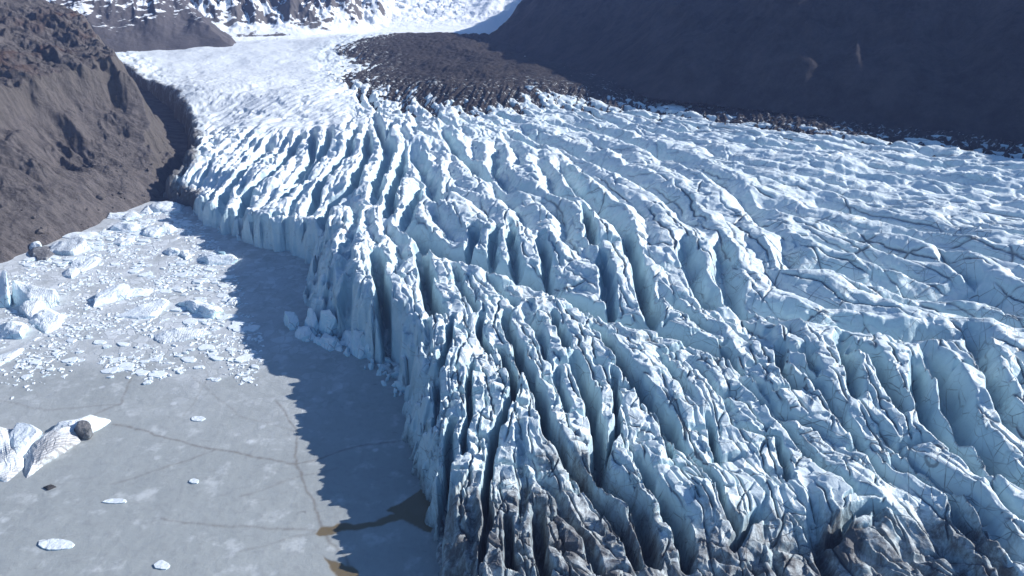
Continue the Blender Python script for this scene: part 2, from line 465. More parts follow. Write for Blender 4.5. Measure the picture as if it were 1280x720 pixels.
# guides only give the flow direction where nothing was traced
GUIDE = [[(250,240),(290,190),(330,160)],[(270,170),(330,130),(400,80)],[(620,140),(800,180),(1000,215),(1250,260)],[(760,140),(1000,180),(1280,225)],
         [(1000,190),(1280,245)],[(1100,300),(1280,350)],[(950,500),(1100,590),(1250,700)],[(860,520),(960,600),(1060,700)],[(1000,640),(1150,720)],
         [(540,570),(520,620)],[(700,600),(760,720)],[(1100,380),(1280,440)]]
SPACE = [(270,240,6),(330,220,9),(430,200,9),(520,220,11),(440,330,9),(520,370,8),(600,240,14),(700,230,15),(680,320,10),(800,300,18),(800,180,17),
         (1000,190,13),(1250,230,13),(1000,270,17),(1200,300,16),(950,350,16),(1150,390,16),(760,430,7),(640,450,7),(560,480,6.5),(700,520,6.5),
         (850,480,5.5),(950,490,6),(1100,500,6.5),(1230,500,12),(850,560,6.5),(1000,560,6),(1150,600,5.5),(600,620,6),(700,640,6),(820,660,6.5),(950,660,7),(1100,680,7),(1250,680,6)]
SP_P = [hit(a, b) for a, b, _ in SPACE]; SP_V = [s for *_, s in SPACE]

SLOT = [(300,220,.5),(430,210,.5),(520,220,.3),(480,370,.9),(540,380,.9),(600,250,.2),(750,230,.15),(700,320,.5),(900,250,.1),(1100,250,.1),(1000,350,.12),(1200,380,.15),(1230,520,.35),(1100,480,.5),(800,450,.75),(650,470,.85),(900,500,.85),(1000,540,.85),(1100,590,.7),(620,600,.9),(750,620,.85),(900,640,.8),(1050,660,.7),(1250,680,.5)]
SL_P = [hit(a, b) for a, b, _ in SLOT]; SL_V = [v for *_, v in SLOT]
lines = []          # (world pts, depth, halfwidth)
dirs = []
for dep, w, pts in TR:
    wp = [hit(a, b, dep * .45) for a, b in pts]
    lines.append((wp, dep, w))
    dirs.append(wp)
for g in GUIDE:
    dirs.append([hit(a, b) for a, b in g])
DP, DC, DS = [], [], []
for wp in dirs:
    for a, b in zip(wp[:-1], wp[1:]):
        L = math.hypot(b[0] - a[0], b[1] - a[1])
        for k in range(max(1, int(L / 12))):
            s = (k + .5) / max(1, int(L / 12))
            an = math.atan2(b[1] - a[1], b[0] - a[0])
            DP.append((a[0] + s * (b[0] - a[0]), a[1] + s * (b[1] - a[1]))); DC.append(math.cos(2 * an)); DS.append(math.sin(2 * an))
# coarse lookup grids (1.5 m)
GX0, GY0, GS = -330.0, 60.0, 1.5
gxs = np.arange(GX0, 420, GS, dtype=f32); gys = np.arange(GY0, 620, GS, dtype=f32)
GXX, GYY = np.meshgrid(gxs, gys)
DPA = np.array(DP, f32)
cc = idw(DP, DC, GXX, GYY, 3.0, 5.0); ss = idw(DP, DS, GXX, GYY, 3.0, 5.0)
ANG = 0.5 * np.arctan2(ss, cc)
SPC = idw(SP_P, SP_V, GXX, GYY, 3.0, 8.0)
SLT = idw(SL_P, SL_V, GXX, GYY, 3.0, 6.0)
INS = inside(GXX, GYY, GPOLY)
occ = np.full(GXX.shape, 99.0, f32)
def look(A, x, y):
    i = int((y - GY0) / GS); j = int((x - GX0) / GS)
    if 0 <= i < A.shape[0] and 0 <= j < A.shape[1]: return A[i, j]
    return None
def occupy(wp, R=26):
    for a, b in zip(wp[:-1], wp[1:]):
        i0 = max(0, int((min(a[1], b[1]) - R - GY0) / GS)); i1 = min(occ.shape[0], int((max(a[1], b[1]) + R - GY0) / GS) + 1)
        j0 = max(0, int((min(a[0], b[0]) - R - GX0) / GS)); j1 = min(occ.shape[1], int((max(a[0], b[0]) + R - GX0) / GS) + 1)
        if i1 <= i0 or j1 <= j0: continue
        d, _ = seg_dist(GXX[i0:i1, j0:j1], GYY[i0:i1, j0:j1], a, b)
        occ[i0:i1, j0:j1] = np.minimum(occ[i0:i1, j0:j1], d)
for wp, d, w in lines: occupy(wp)
NOAUTO = [hit(a, b) for a, b in [(230,150),(300,162),(430,155),(450,130),(405,62),(300,40),(90,40),(150,90)]]
def streamlines(turn, k_seed, k_stop, lmin, lmax, kdep, kw, tries, minstep=2.0, own=None):
    new = []
    for _ in range(tries):
        x = RNG.uniform(-190, 360); y = RNG.uniform(85, 560)
        ins = look(INS, x, y)
        if not ins: continue
        sp = float(look(SPC, x, y))
        A = occ if own is None else own
        if look(A, x, y) < k_seed * sp: continue
        if inside(np.array([x], f32), np.array([y], f32), NOAUTO)[0]: continue
        L = RNG.uniform(lmin, lmax) * sp * (1 if own is not None else 1 + 1.2 * (1 - float(look(SLT, x, y))))
        full = []
        for sgn in (1, -1):
            cx, cy = x, y; run = []; px_, py_ = None, None
            tw = RNG.uniform(-.2, .2)
            n = int(L / 2 / minstep)
            for k in range(n):
                an = look(ANG, cx, cy)
                if an is None: break
                an = float(an) + turn + tw
                dx, dy = math.cos(an) * sgn, math.sin(an) * sgn
                if px_ is not None and dx * px_ + dy * py_ < 0: dx, dy = -dx, -dy
                px_, py_ = dx, dy
                tw += RNG.uniform(-.13, .13); tw *= .93
                cx += dx * minstep; cy += dy * minstep
                o = look(A, cx, cy)
                if o is None or not look(INS, cx, cy): break
                run.append((cx, cy))
                if o < k_stop * sp: break
            full = (run[::-1] + full) if sgn == 1 else (full + run)
            if sgn == 1: full = full + [(x, y)]
        if len(full) * minstep < .8 * sp: continue
        sl = float(look(SLT, x, y)); new.append((full, kdep * (.66 + .42 * sl) * sp * RNG.uniform(.45, 1.4), kw * (1.04 - .70 * sl) * sp * RNG.uniform(.85, 1.15)))
        if own is None: occupy(full)
        else:
            own_occ(own, full)
    return new
def own_occ(A, wp, R=26):
    global occ
    sv = occ; occ = A; occupy(wp, R); occ = sv
main = streamlines(0.0, .78, .33, 2.5, 9, .42, .52, 9000)
cross = np.full(GXX.shape, 99.0, f32)
sec = streamlines(1.25, 1.0, .45, .7, 1.6, .20, .33, 7000, 1.0, own=cross)
fineo = np.full(GXX.shape, 99.0, f32)
fin = streamlines(.08, .42, .2, 2.0, 6.0, .13, .17, 9000, 1.5, own=fineo)
tho = np.full(GXX.shape, 99.0, f32)
thin = streamlines(0.04, .25, .1, 1.5, 5.0, .0, .0, 12000, 1.5, own=tho)
tho2 = np.full(GXX.shape, 99.0, f32)
thin2 = streamlines(1.0, .6, .3, .6, 2.2, .0, .0, 7000, 1.5, own=tho2)
tho3 = np.full(GXX.shape, 99.0, f32)
thin3 = streamlines(-.7, .9, .3, .6, 2.4, .0, .0, 5000, 1.5, own=tho3)
print('lines', len(lines), len(main), len(sec), len(fin))

# ------------------------------------------------------------------ glacier mesh
TH0, TH1, NTH = -47, 50, 1460
RS = np.concatenate([logspace(88, 520, .00145), logspace(521, 1050, .003)[1:]])
X, Y = polar(TH0, TH1, NTH, RS)
print('grid', X.shape)
# domain warp gives the crevasses their wobble
wx = (X + 2.2 * fbm(X / 13, Y / 13, 5, 3) + .22 * gnoise(X / 2.2, Y / 2.2, 6)).astype(f32)
wy = (Y + 2.2 * fbm(X / 13, Y / 13, 25, 3) + .22 * gnoise(X / 2.2, Y / 2.2, 26)).astype(f32)
D = np.zeros(X.shape, f32)
dth = math.radians(TH1 - TH0) / (NTH - 1)
def carve(wp, dep, w, sharp, traced):
    n = len(wp)
    cum = [0]
    for a, b in zip(wp[:-1], wp[1:]): cum.append(cum[-1] + math.hypot(b[0] - a[0], b[1] - a[1]))
    L = cum[-1] + 1e-6
    R = w + 5.0
    sl = look(SLT, *wp[n // 2]); sl = .3 if sl is None else float(sl)
    for k in range(n - 1):
        a, b = wp[k], wp[k + 1]
        ths = [math.atan2(p[0], p[1]) for p in (a, b)]; rr = [math.hypot(*p) for p in (a, b)]
        r0 = min(rr) - R; r1 = max(rr) + R
        i0 = np.searchsorted(RS, r0); i1 = np.searchsorted(RS, r1)
        e = R / max(40, r0)
        j0 = max(0, int((min(ths) - e - math.radians(TH0)) / dth)); j1 = min(NTH, int((max(ths) + e - math.radians(TH0)) / dth) + 2)
        if i1 <= i0 or j1 <= j0: continue
        d, t = seg_dist(wx[i0:i1, j0:j1], wy[i0:i1, j0:j1], a, b)
        s = (cum[k] + t * (cum[k + 1] - cum[k])) / L
        taper = np.clip(np.minimum(s, 1 - s) * (5 if traced else 4) + (.35 if traced else .1), 0, 1)
        q = np.clip(1 - d / w, 0, 1)
        D[i0:i1, j0:j1] = np.maximum(D[i0:i1, j0:j1], dep * taper * ((1 - sl) * q ** sharp + sl * sstep(0, .8, q)))
for wp, d, w in lines:
    sl_ = float(look(SLT, *wp[len(wp) // 2]) or .3)
    carve(wp, d, w * (1.1 - .86 * sl_), 1.45, True)
for wp, d, w in main: carve(wp, d, w, 1.6, False)
D1 = D.copy()
D = np.zeros(X.shape, f32)
for wp, d, w in sec: carve(wp, d, w, 1.6, False)
D2 = D.copy(); D = np.zeros(X.shape, f32)
for wp, d, w in fin: carve(wp, d, w, 1.5, False)
D3 = D
D = np.zeros(X.shape, f32)
for k_, (wp, d, w) in enumerate(thin + thin2 + thin3):
    far_ = math.hypot(*wp[len(wp) // 2]) / 170.0
    carve(wp, 1.0 * (RNG.uniform(.4, 1) if k_ < len(thin) else RNG.uniform(.3, .85)), .38 * far_ + .12, 1.0, False)
FISS = D
B = base_level(X, Y)
dist, wloc = poly_dist(wx, wy, EDGE_ALL, EDGE_ALL_W)
ins = inside(wx, wy, GPOLY)
sd = np.where(ins, dist, -dist) + (2.6 * fbm(X / 9, Y / 9, 141, 3) + 1.2 * (ridged(X / 5.5, Y / 5.5, 145, 2) - .6) + 4.5 * (voronoi(X / 5.5 + .3 * fbm(X / 4, Y / 4, 148, 2), Y / 5.5, 147)[2] - .5)) * sstep(560, 400, Y)
snowpoly = [hit(a, b) for a, b in [(190,90),(238,140),(262,168),(330,168),(440,158),(452,128),(418,100),(405,62),(460,40)]] + [(-200, 1300), (-800, 1300)]
sdist, _ = poly_dist(X, Y, snowpoly + snowpoly[:1])
snow = np.where(inside(X, Y, snowpoly), sstep(0, 22, sdist) * .6 + .4, .4 * (1 - sstep(0, 40, sdist))).astype(f32)
# fade of the crevasse fields into the smooth snow plateau
plate = np.where(inside(X, Y, snowpoly), sstep(0, 16, sdist), 0)
edge_t = np.clip(sd / np.maximum(wloc, .5), 0, 1)
prof = 1 - (1 - edge_t) ** 2.6
rel = np.maximum(B * prof, 0)
SLX = idw(SL_P, SL_V, X, Y, 3.0, 8.0)
k2 = .25 + .75 * sstep(.1, .5, SLX)
depth = np.maximum(D1 * (1 - .3 * sstep(20, 90, X) * (1 - k2)), np.minimum(D2, 6) * k2) + .2 * D2 * k2 + .6 * D3 * (.45 + .55 * k2) * (.3 + .7 * sstep(2, 16, sd)) + .9 * FISS
depth = depth * (1 - .9 * plate)
crkw = idw(*zip(*[(hit(a, b), v) for a, b, v in [(300,220,.15),(420,200,.2),(440,330,.4),(560,350,.5),(600,220,.45),(800,280,.75),(1000,300,.8),(1200,320,.8),(900,190,.4),(1200,220,.4),(700,500,.9),(900,500,1),(1100,500,1),(1000,650,1),(800,650,1),(300,100,.0)]]), X, Y, 3, 12)
FISS = FISS * crkw
deep = 1 + .25 * sstep(250, 190, Y)
Z = np.maximum(rel - depth * deep * np.clip(.45 + rel / 18, 0, 1), np.minimum(rel, .3) - 9 * sstep(4, 14, sd))
# rounded blocks, dimples and flow wrinkles
chaos = idw(*zip(*[(hit(a, b), v) for a, b, v in [(850,500,1),(950,520,1),(700,450,.7),(1050,580,.8),(640,600,.9),(760,650,.8),(1000,680,.6),(1230,500,.3),(1000,300,.25),(1200,250,.3),(700,250,.35),(420,200,.4),(270,230,1),(520,380,.6),(560,130,.8),(350,110,.1)]]), X, Y, 3, 10)
ca0 = idw(SP_P, [float(look(np.cos(2 * ANG), *p) or 0) for p in SP_P], X, Y, 3, 8); sa0 = idw(SP_P, [float(look(np.sin(2 * ANG), *p) or 0) for p in SP_P], X, Y, 3, 8)
act = sstep(-1, 3, sd)
# fractured facets: every cell is a tilted plane, cells drawn out along the flow
def facets(u, v, seed, cell_u, cell_v, tilt):
    x = u / cell_u; y = v / cell_v
    x0 = np.floor(x).astype(np.int64); y0 = np.floor(y).astype(np.int64)
    best = np.full(x.shape, 9.0, f32); out = np.zeros(x.shape, f32)
    for ax in (-1, 0, 1):
        for ay in (-1, 0, 1):
            h = _hash(x0 + ax, y0 + ay, seed)
            ddx = (x - (x0 + ax + .1 + .8 * (h & np.uint32(255)).astype(f32) / 255)).astype(f32); ddy = (y - (y0 + ay + .1 + .8 * ((h >> np.uint32(8)) & np.uint32(255)).astype(f32) / 255)).astype(f32)
            d = ddx * ddx + ddy * ddy
            gx = ((h >> np.uint32(16)) & np.uint32(255)).astype(f32) / 127.5 - 1; gy = ((h >> np.uint32(24)) & np.uint32(255)).astype(f32) / 127.5 - 1
            m = d < best
            out = np.where(m, gx * ddx + gy * ddy + .35 * gx * gy, out); best = np.where(m, d, best)
    return (out * tilt).astype(f32)
#ANX = .5 * np.arctan2(idw(SP_P, [float(look(np.sin(2 * ANG), *p_) or 0) for p_ in SP_P], X, Y, 3, 8), idw(SP_P, [float(look(np.cos(2 * ANG), *p_) or 0) for p_ in SP_P], X, Y, 3, 8))
fs_ = (.45 + .55 * sstep(2, 18, sd)) * idw(*zip(*[(hit(a, b), v) for a, b, v in [(270,230,.6),(330,220,.3),(420,200,.28),(440,330,.5),(500,400,.5),(560,350,.5),(600,230,.3),(700,250,.22),(720,330,.35),(800,250,.2),(900,300,.2),(1000,250,.15),(1000,350,.15),(1200,250,.2),(1200,350,.15),(700,450,.6),(600,500,.85),(620,620,.95),(760,650,.8),(850,490,.65),(950,500,.5),(850,600,.55),(1000,600,.4),(1100,520,.3),(1150,600,.28),(1230,500,.15),(1050,680,.5),(1230,680,.3),(560,140,.7),(800,150,.3)]]), X, Y, 3, 8) * act * (1 - plate)
Z = Z + fs_ * (facets(wx * .42 + wy * .91, wy * .42 - wx * .91, 3, 4.6, 8.0, 2.3) + facets(wx * .8 + wy * .6, wy * .8 - wx * .6, 9, 2.4, 3.4, 1.0))
Z = Z + act * (ridged(wx / 11, wy / 11, 161, 2) - .62) * 1.0 * (1 - plate)
Z = Z + act * (fbm(X / 24, Y / 24, 31, 3) * 2.4 + fbm(X / 7, Y / 7, 41, 2) * .3) * (1 - .55 * plate)
# wrinkled snow on the plateau
ca, sa = math.cos(.75), math.sin(.75)
U = X * ca + Y * sa; V = -X * sa + Y * ca
wr = ridged(U / 16 + fbm(X / 20, Y / 20, 3, 2), V / 5.0, 77, 4)
Z = Z + plate * (wr - .55) * 2.0 * (1 - .7 * sstep(470, 620, Y)) + plate * fbm(X / 60, Y / 60, 51, 3) * 2.0
Z = np.where(sd < 0, np.minimum(Z, 0) - 1.5 - .3 * np.minimum(-sd, 8), Z)
Z = np.where(Y > 1e9, Z, Z).astype(f32)
wpt, _dv = None, None
# dirt: silt on the low snout, along the waterline and by the rubble; painted shade on the moat wall
DIRT = [(610,690,26,.85),(700,690,22,.85),(780,690,18,.8),(560,650,14,.8),(640,600,10,.55),(690,580,9,.7),(725,600,10,.75),(850,700,14,.6),(950,700,12,.75),(1050,695,9,1.0),(1150,715,12,.7),
        (905,640,7,.5),(545,560,8,.5),(850,410,8,.35),(1120,700,8,.5),(1050,640,8,.25),(1180,720,14,.7),(1000,660,10,.45),(1100,670,12,.4),(900,690,12,.7),(1250,700,12,.5),(660,650,12,.8),(1150,560,9,.3),(1000,350,12,.22),(1070,405,10,.3),(1230,720,8,.5)]
dirt = np.zeros(X.shape, f32)
for a, b, r, v in DIRT:
    cx, cy = hit(a, b, 4)
    dirt = np.maximum(dirt, v * np.exp(-((X - cx) ** 2 + (Y - cy) ** 2) / (r * r)))
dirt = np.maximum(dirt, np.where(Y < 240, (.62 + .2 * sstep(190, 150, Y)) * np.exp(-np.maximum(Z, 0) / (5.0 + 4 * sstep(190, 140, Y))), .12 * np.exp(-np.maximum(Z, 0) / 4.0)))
dirt = np.maximum(dirt, np.where(X < 95, .78, .5) * sstep(134, 112, Y + 5 * fbm(X / 14, Y / 14, 191, 3) + .05 * np.abs(X - 10)))
dirt = np.maximum(dirt, np.clip(D1 / 14, 0, 1) * .5 * sstep(300, 150, Y))  # darker with crevasse depth on the near ice
lfd, _ = poly_dist(X, Y, LEFT + EDGE[:2]); dirt = np.maximum(dirt, .95 * (1 - sstep(2, 17, lfd + 6 * fbm(X / 9, Y / 9, 152, 3))))  # dirty left margin, with the moat's shade painted into the same mask
crk = idw(*zip(*[(hit(a, b), v) for a, b, v in [(300,220,.25),(420,200,.25),(440,330,.4),(560,350,.5),(600,220,.5),(800,280,.8),(1000,300,1),(1200,320,1),(900,190,.6),(1200,220,.5),(700,500,.9),(900,500,.9),(1100,500,.9),(1000,650,1),(800,650,.8),(300,100,.05)]]), X, Y, 3, 12)
pale = idw(*zip(*[(hit(a, b), v) for a, b, v in [(300,220,1),(420,180,1),(420,280,.9),(520,200,.75),(500,340,.65),(600,380,.55),(600,230,.5),(700,170,.45),(740,400,.5),(760,270,.35),(900,200,.4),(1000,300,.2),(1200,220,.35),(1200,380,.15),(850,470,.45),(1000,520,.3),(1150,560,.15),(650,500,.5),(600,600,.4),(800,620,.3),(1000,640,.1),(1230,620,.1),(900,400,.3),(300,100,1)]]), X, Y, 3, 12)
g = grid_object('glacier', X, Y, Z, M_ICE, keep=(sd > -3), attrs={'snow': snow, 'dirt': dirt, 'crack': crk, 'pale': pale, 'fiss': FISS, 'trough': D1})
tag(g, 'huge crevassed blue white glacier tongue ending in the frozen lagoon', 'glacier', kind='structure')

# ------------------------------------------------------------------ lagoon
LX, LY = polar(-54, 20, 900, logspace(70, 560, .0028))
def strip(pts, w):
    d, _ = poly_dist(LX + 1.2 * fbm(LX / 9, LY / 9, 3, 3), LY + 1.2 * fbm(LX / 9, LY / 9, 8, 3), [unproj(a, b) for a, b in pts])
    return np.clip(1 - d / w, 0, 1)
CR = [([(140,530),(178,537),(262,563),(320,570),(370,581),(445,558),(500,550)], 1.0), ([(345,500),(372,540),(370,581),(385,610),(398,643),(400,660)], .9), ([(140,605),(200,585),(267,565)], .6),
      ([(200,648),(251,655),(330,661),(398,664)], .7), ([(300,620),(360,600),(420,585)], .45), ([(0,560),(90,530),(150,505),(165,470),(200,450)], .7), ([(400,660),(430,700),(450,730)], .8),
      ([(150,505),(60,512),(0,500)], .5), ([(240,470),(300,520),(372,540)], .4), ([(300,690),(400,664)], .4), ([(250,440),(260,470),(230,520)], .4)]
crack = np.zeros(LX.shape, f32)
for pts, v in CR: crack = np.maximum(crack, strip(pts, .6) * v)
melt = np.zeros(LX.shape, f32)
for poly in ([(392,668),(400,656),(440,654),(505,640),(545,625),(560,640),(545,655),(500,652),(440,664),(400,672)], [(400,692),(425,700),(445,712),(455,735),(425,730),(412,708)], [(480,640),(540,600),(560,640),(540,668)]):
    wpo = [unproj(a, b) for a, b in poly]
    qx = LX + 1.5 * fbm(LX / 6, LY / 6, 13, 4); qy = LY + 1.5 * fbm(LX / 6, LY / 6, 18, 4)
    d, _ = poly_dist(qx, qy, wpo + wpo[:1])
    melt = np.maximum(melt, np.where(inside(qx, qy, wpo), sstep(0, .7, d), 0))
fl = idw(*zip(*[(unproj(a, b), v) for a, b, v in [(60,300,1),(150,290,1),(220,270,1),(100,350,.95),(200,350,.95),(280,350,.8),(60,400,.9),(180,410,.9),(280,420,.8),(350,400,.6),(100,440,.55),(250,450,.45),(60,470,.1),(150,480,.05),(300,500,.12),(400,480,.3),(450,520,.1),(100,560,0),(250,600,0),(400,620,0),(100,700,0),(300,700,0)]]), LX, LY, 4, 4)
lz = .12 * fbm(LX / 7, LY / 7, 91, 3) - .04
lag = grid_object('lagoon', LX, LY, lz, M_LAG, attrs={'crack': crack, 'melt': melt, 'floe': fl})
tag(lag, 'grey frozen lagoon with cracks and brown melt pools', 'lagoon', kind='structure')
me = bpy.data.meshes.new('ground')
me.from_pydata([(-2400, -600, -6), (2400, -600, -6), (2400, 2600, -6), (-2400, 2600, -6)], [], [(0, 1, 2, 3)])
me.materials.append(M_MOR)
gr = bpy.data.objects.new('ground', me); COL.objects.link(gr); tag(gr, 'dark gravel valley floor under the ice', 'ground', kind='structure')

# ------------------------------------------------------------------ left hillside
P2 = unproj(203, 243)
FOOT = [unproj(-700, 560), unproj(-300, 410), unproj(-100, 358), unproj(0, 327), unproj(60, 306), unproj(100, 291), unproj(150, 268), P2,
        (-196, 425), (-222, 470), (-275, 540), (-352, 625), (-430, 700), (-560, 830), (-700, 980)]
FOOTZ = [0, 0, 0, 0, 0, 0, 0, 0, 6, 14, 28, 40, 44, 46, 48]
HX, HY = polar(-62, -14, 1150, logspace(180, 1000, .0017))
hw = HX + 6 * fbm(HX / 30, HY / 30, 61, 4); hv = HY + 6 * fbm(HX / 30, HY / 30, 66, 4)
hd, hz = poly_dist(hw, hv, FOOT, FOOTZ)
hds, _ = poly_dist(hw, hv, FOOT[:8]); hdm, _ = poly_dist(hw, hv, FOOT[7:])
hin = inside(hw, hv, FOOT + [(-1500, 980), (-1500, 100)])
hs = np.where(hin, hd, -hd)
hs0 = np.maximum(hs, 0)
# scree towards the lagoon, a rock buttress with a steep flank above the moat
near = np.exp(-(hdm / 105) ** 2)
jag = 5 * fbm(HX / 12, HY / 12, 64, 3)
scree = .60 * hds + 5 * (1 - np.exp(-hds / 9))
step = sstep(60, 71, hds + jag + 8 * fbm(HX / 40, HY / 40, 65, 2)) * near
bench = np.where(hds > 66, -.42 * (hds - 66) * near, 0)
flank = hz + 52 * sstep(0, 30, hdm + 1.2 * jag) * np.exp(-(np.maximum(HY - 470, 0) / 170) ** 2) + (.46 - .24 * sstep(470, 580, HY)) * hdm
HZ = np.minimum(scree + 19 * step + bench, flank)
HZ = np.where(hds < 3 * hdm + 400, HZ, flank)
HZ = np.maximum(HZ, (.5 - .28 * sstep(470, 580, HY)) * hs0) * (hs0 > 0)
rockm = np.clip(step * (1 - sstep(78, 92, hds)) * 1.3 + (flank < scree + 19 * step + bench) * (hdm < 40) * 1.0, 0, 1)
sdx, sdy = P2[0] - FOOT[3][0], P2[1] - FOOT[3][1]; sl_ = math.hypot(sdx, sdy); SS = (HX * sdx + HY * sdy) / sl_
rill = ridged(SS / 11 + .9 * fbm(HX / 26, HY / 26, 171, 3), hds / 75, 172, 4)
HZ = HZ + (rill - .6) * 4.2 * sstep(6, 30, hs) + (ridged(HX / 7, HY / 7, 175, 3) - .55) * 2.6 * np.clip(step + sstep(20, 60, fbm(HX / 45, HY / 45, 178, 2) * 100), 0, 1) * sstep(6, 20, hs)
gul = ridged((HY + .25 * HX) / 34 + .5 * fbm(HX / 50, HY / 50, 70, 3), (HX - .2 * HY) / 120, 72, 4)
HZ = HZ + (gul - .6) * 11 * sstep(4, 45, hs) + fbm(HX / 14, HY / 14, 75, 4) * 3.2 * sstep(0, 14, hs) + fbm(HX / 3.5, HY / 3.5, 79, 3) * .9 * sstep(0, 6, hs)
HZ = np.where(hs < 0, hz * .72 - 1.2 + .45 * fbm(HX / 6, HY / 6, 85, 4) + np.maximum(hz, 0) * .15 + np.where(HY > P2[1] - 12, 1.6, 0), HZ)
red = np.clip(sstep(54, 66, HZ) * sstep(-.1, .25, fbm(HX / 30, HY / 30, 88, 3)) * .8, 0, 1)
rock = rockm
ho = grid_object('hillside', HX, HY, HZ, M_HILL, keep=(hs > -70) & ((hs > -3) | (HY > P2[1] - 14)), attrs={'red': red, 'rock': rock})
tag(ho, 'brown grey scree hillside with rock buttress above the lagoon', 'hillside', kind='structure')

bprot = []
M_BO = NT('brown_stone'); p_ = M_BO.obj(); M_BO = M_BO.done(M_BO.mix(M_BO.noise(p_, .9, 5), (.045, .040, .039), (.14, .125, .12)), .9, M_BO.bump(M_BO.noise(p_, 2, 5), .7, .4))
def stone_mesh(k):
    bm = bmesh.new(); vs_ = [bm.verts.new(Vector((random.gauss(0, 1), random.gauss(0, 1), random.gauss(0, .7))).normalized() * random.uniform(.8, 1.1)) for _ in range(16)]
    r_ = bmesh.ops.convex_hull(bm, input=bm.verts); lo_ = [v for v in bm.verts if not v.link_faces]
    if lo_: bmesh.ops.delete(bm, geom=lo_, context='VERTS')
    bmesh.ops.bevel(bm, geom=bm.edges[:], offset=.08, segments=1, affect='EDGES')
    me = bpy.data.meshes.new('boulder'); bm.to_mesh(me); bm.free(); me.materials.append(M_BO); return me
bprot = [stone_mesh(k) for k in range(5)]
ok_ = np.argwhere((hs > .5) & (hs < 60) & (HY < 420) & (HX > -300)); wgt_ = np.exp(-hs[ok_[:, 0], ok_[:, 1]] / 14); wgt_ /= wgt_.sum()
for k in RNG.choice(len(ok_), 150, p=wgt_, replace=False):
    i, j = ok_[k]; o = bpy.data.objects.new('boulder', bprot[k % 5]); COL.objects.link(o)
    sz = float(RNG.choice([.5, .7, .9, 1.3, 2.0], p=[.3, .3, .2, .15, .05])); o.location = (float(HX[i, j]), float(HY[i, j]), float(HZ[i, j]) + .25 * sz)
    o.scale = (sz, sz * RNG.uniform(.7, 1.2), sz * RNG.uniform(.6, .9)); o.rotation_euler = (RNG.uniform(-.3, .3), RNG.uniform(-.3, .3), RNG.uniform(0, 6))
    tag(o, 'grey brown boulder on the scree just above the lagoon shore', 'boulder', 'boulders along the foot of the scree slope')

# ------------------------------------------------------------------ dark valley side on the right
SFOOT = [(-10, 1500), unproj(597, 47, 42), unproj(712, 73, 40), unproj(812, 113, 38), unproj(1000, 139, 36), unproj(1280, 174, 36), unproj(1500, 225, 36), unproj(2000, 330, 34)]
SX, SY = polar(-6, 62, 700, logspace(230, 2300, .004))
sd_, _ = poly_dist(SX, SY, SFOOT)
sin_ = inside(SX, SY, SFOOT + [(3500, 200), (3500, 3000), (300, 3000)])
sh = np.where(sin_, sd_, 0)
cap = 118 + 60 * sstep(60, 260, SX)
SZ = 34 + cap * (1 - np.exp(-.72 * sh / cap - .35 * (sh / cap) ** 2)) + sstep(0, 60, sh) * (fbm(SX / 90, SY / 90, 101, 5) * 14 + (ridged((SX - .5 * SY) / 80, (SY + .5 * SX) / 260, 105, 4) - .6) * 17 + (ridged((SX + .2 * SY) / 24, (SY - .2 * SX) / 90, 107, 4) - .6) * 5) + fbm(SX / 14, SY / 14, 109, 4) * 2.2
so = grid_object('mountain_slope', SX, SY, SZ, M_SLOPE, keep=(sin_ & (sh < 900)), attrs={'snow': np.full(SX.shape, .3, f32)})
tag(so, 'dark shaded rocky mountainside beyond the glacier', 'mountainside', kind='structure')

# ------------------------------------------------------------------ moraine rubble between glacier and valley side
MPOLY = [hit(a, b) for a, b in [(405,63),(432,84),(415,100),(470,116),(560,138),(625,136),(700,124),(800,131),(1000,164),(1150,178),(1280,194),(1500,240)]] + [SFOOT[6], SFOOT[5], (250, 420), (120, 520), (60, 800), (20, 1100), unproj(470, 41, 44)]
MX, MY = polar(-17, 50, 1000, logspace(270, 1150, .0021))
md, _ = poly_dist(MX + 7 * fbm(MX / 20, MY / 20, 121, 4), MY + 7 * fbm(MX / 20, MY / 20, 125, 4), MPOLY + MPOLY[:1])
mi = inside(MX, MY, MPOLY)
ms = np.where(mi, md, -md)
mB = base_level(MX, MY)
MU = MX * .22 + MY * .975; MV = -MX * .975 + MY * .22
MZ = mB - 6.5 + 8.5 * sstep(-50, 48, ms) + 4.0 * sstep(30, 130, ms) + (ridged(MU / 34 + .6 * fbm(MX / 18, MY / 18, 129, 3), MV / 6.0, 131, 4) - .55) * (5.2 - 4.7 * sstep(10, 60, ms)) + fbm(MX / 30, MY / 45, 137, 4) * 5 * sstep(20, 80, ms) + fbm(MX / 4, MY / 4, 135, 4) * 1.2
MZ = MZ - 8 * sstep(-12, -45, ms)
mo = grid_object('moraine', MX, MY, MZ, M_MOR, keep=(ms > -42) , attrs={'snow': 1 - sstep(0, 70, ms)})
tag(mo, 'dark band of moraine rubble spilling over the ice', 'moraine', kind='structure')

# ------------------------------------------------------------------ mountains at the head of the valley
def range_obj(name, label, th0, th1, r0, r1, hfun, snowfun, mat, n=520, m=300, cat='mountain'):
    ax, ay = polar(th0, th1, n, np.linspace(r0, r1, m))
    az = hfun(ax, ay)
    az = az - 9 * (1 - sstep(r0, r0 + 28, np.hypot(ax, ay)))
    az = np.where(az > 240, 240 + 40 * (1 - np.exp(-(az - 240) / 40)), az)
    o = grid_object(name, ax, ay, az, mat, attrs={'snow': snowfun(ax, ay, az)})
    return tag(o, label, cat, kind='structure')
M_A1 = mat_alpine('streaked_rock', ((0.060, 0.056, 0.062), (0.115, 0.105, 0.108)), streak=.95)
M_A1b = None
M_A2 = mat_alpine('snowy_rock', ((0.06, 0.058, 0.062), (0.16, 0.145, 0.14)))
def sector(th, a, b, soft):
    return sstep(a - soft, a, th) * (1 - sstep(b, b + soft, th))
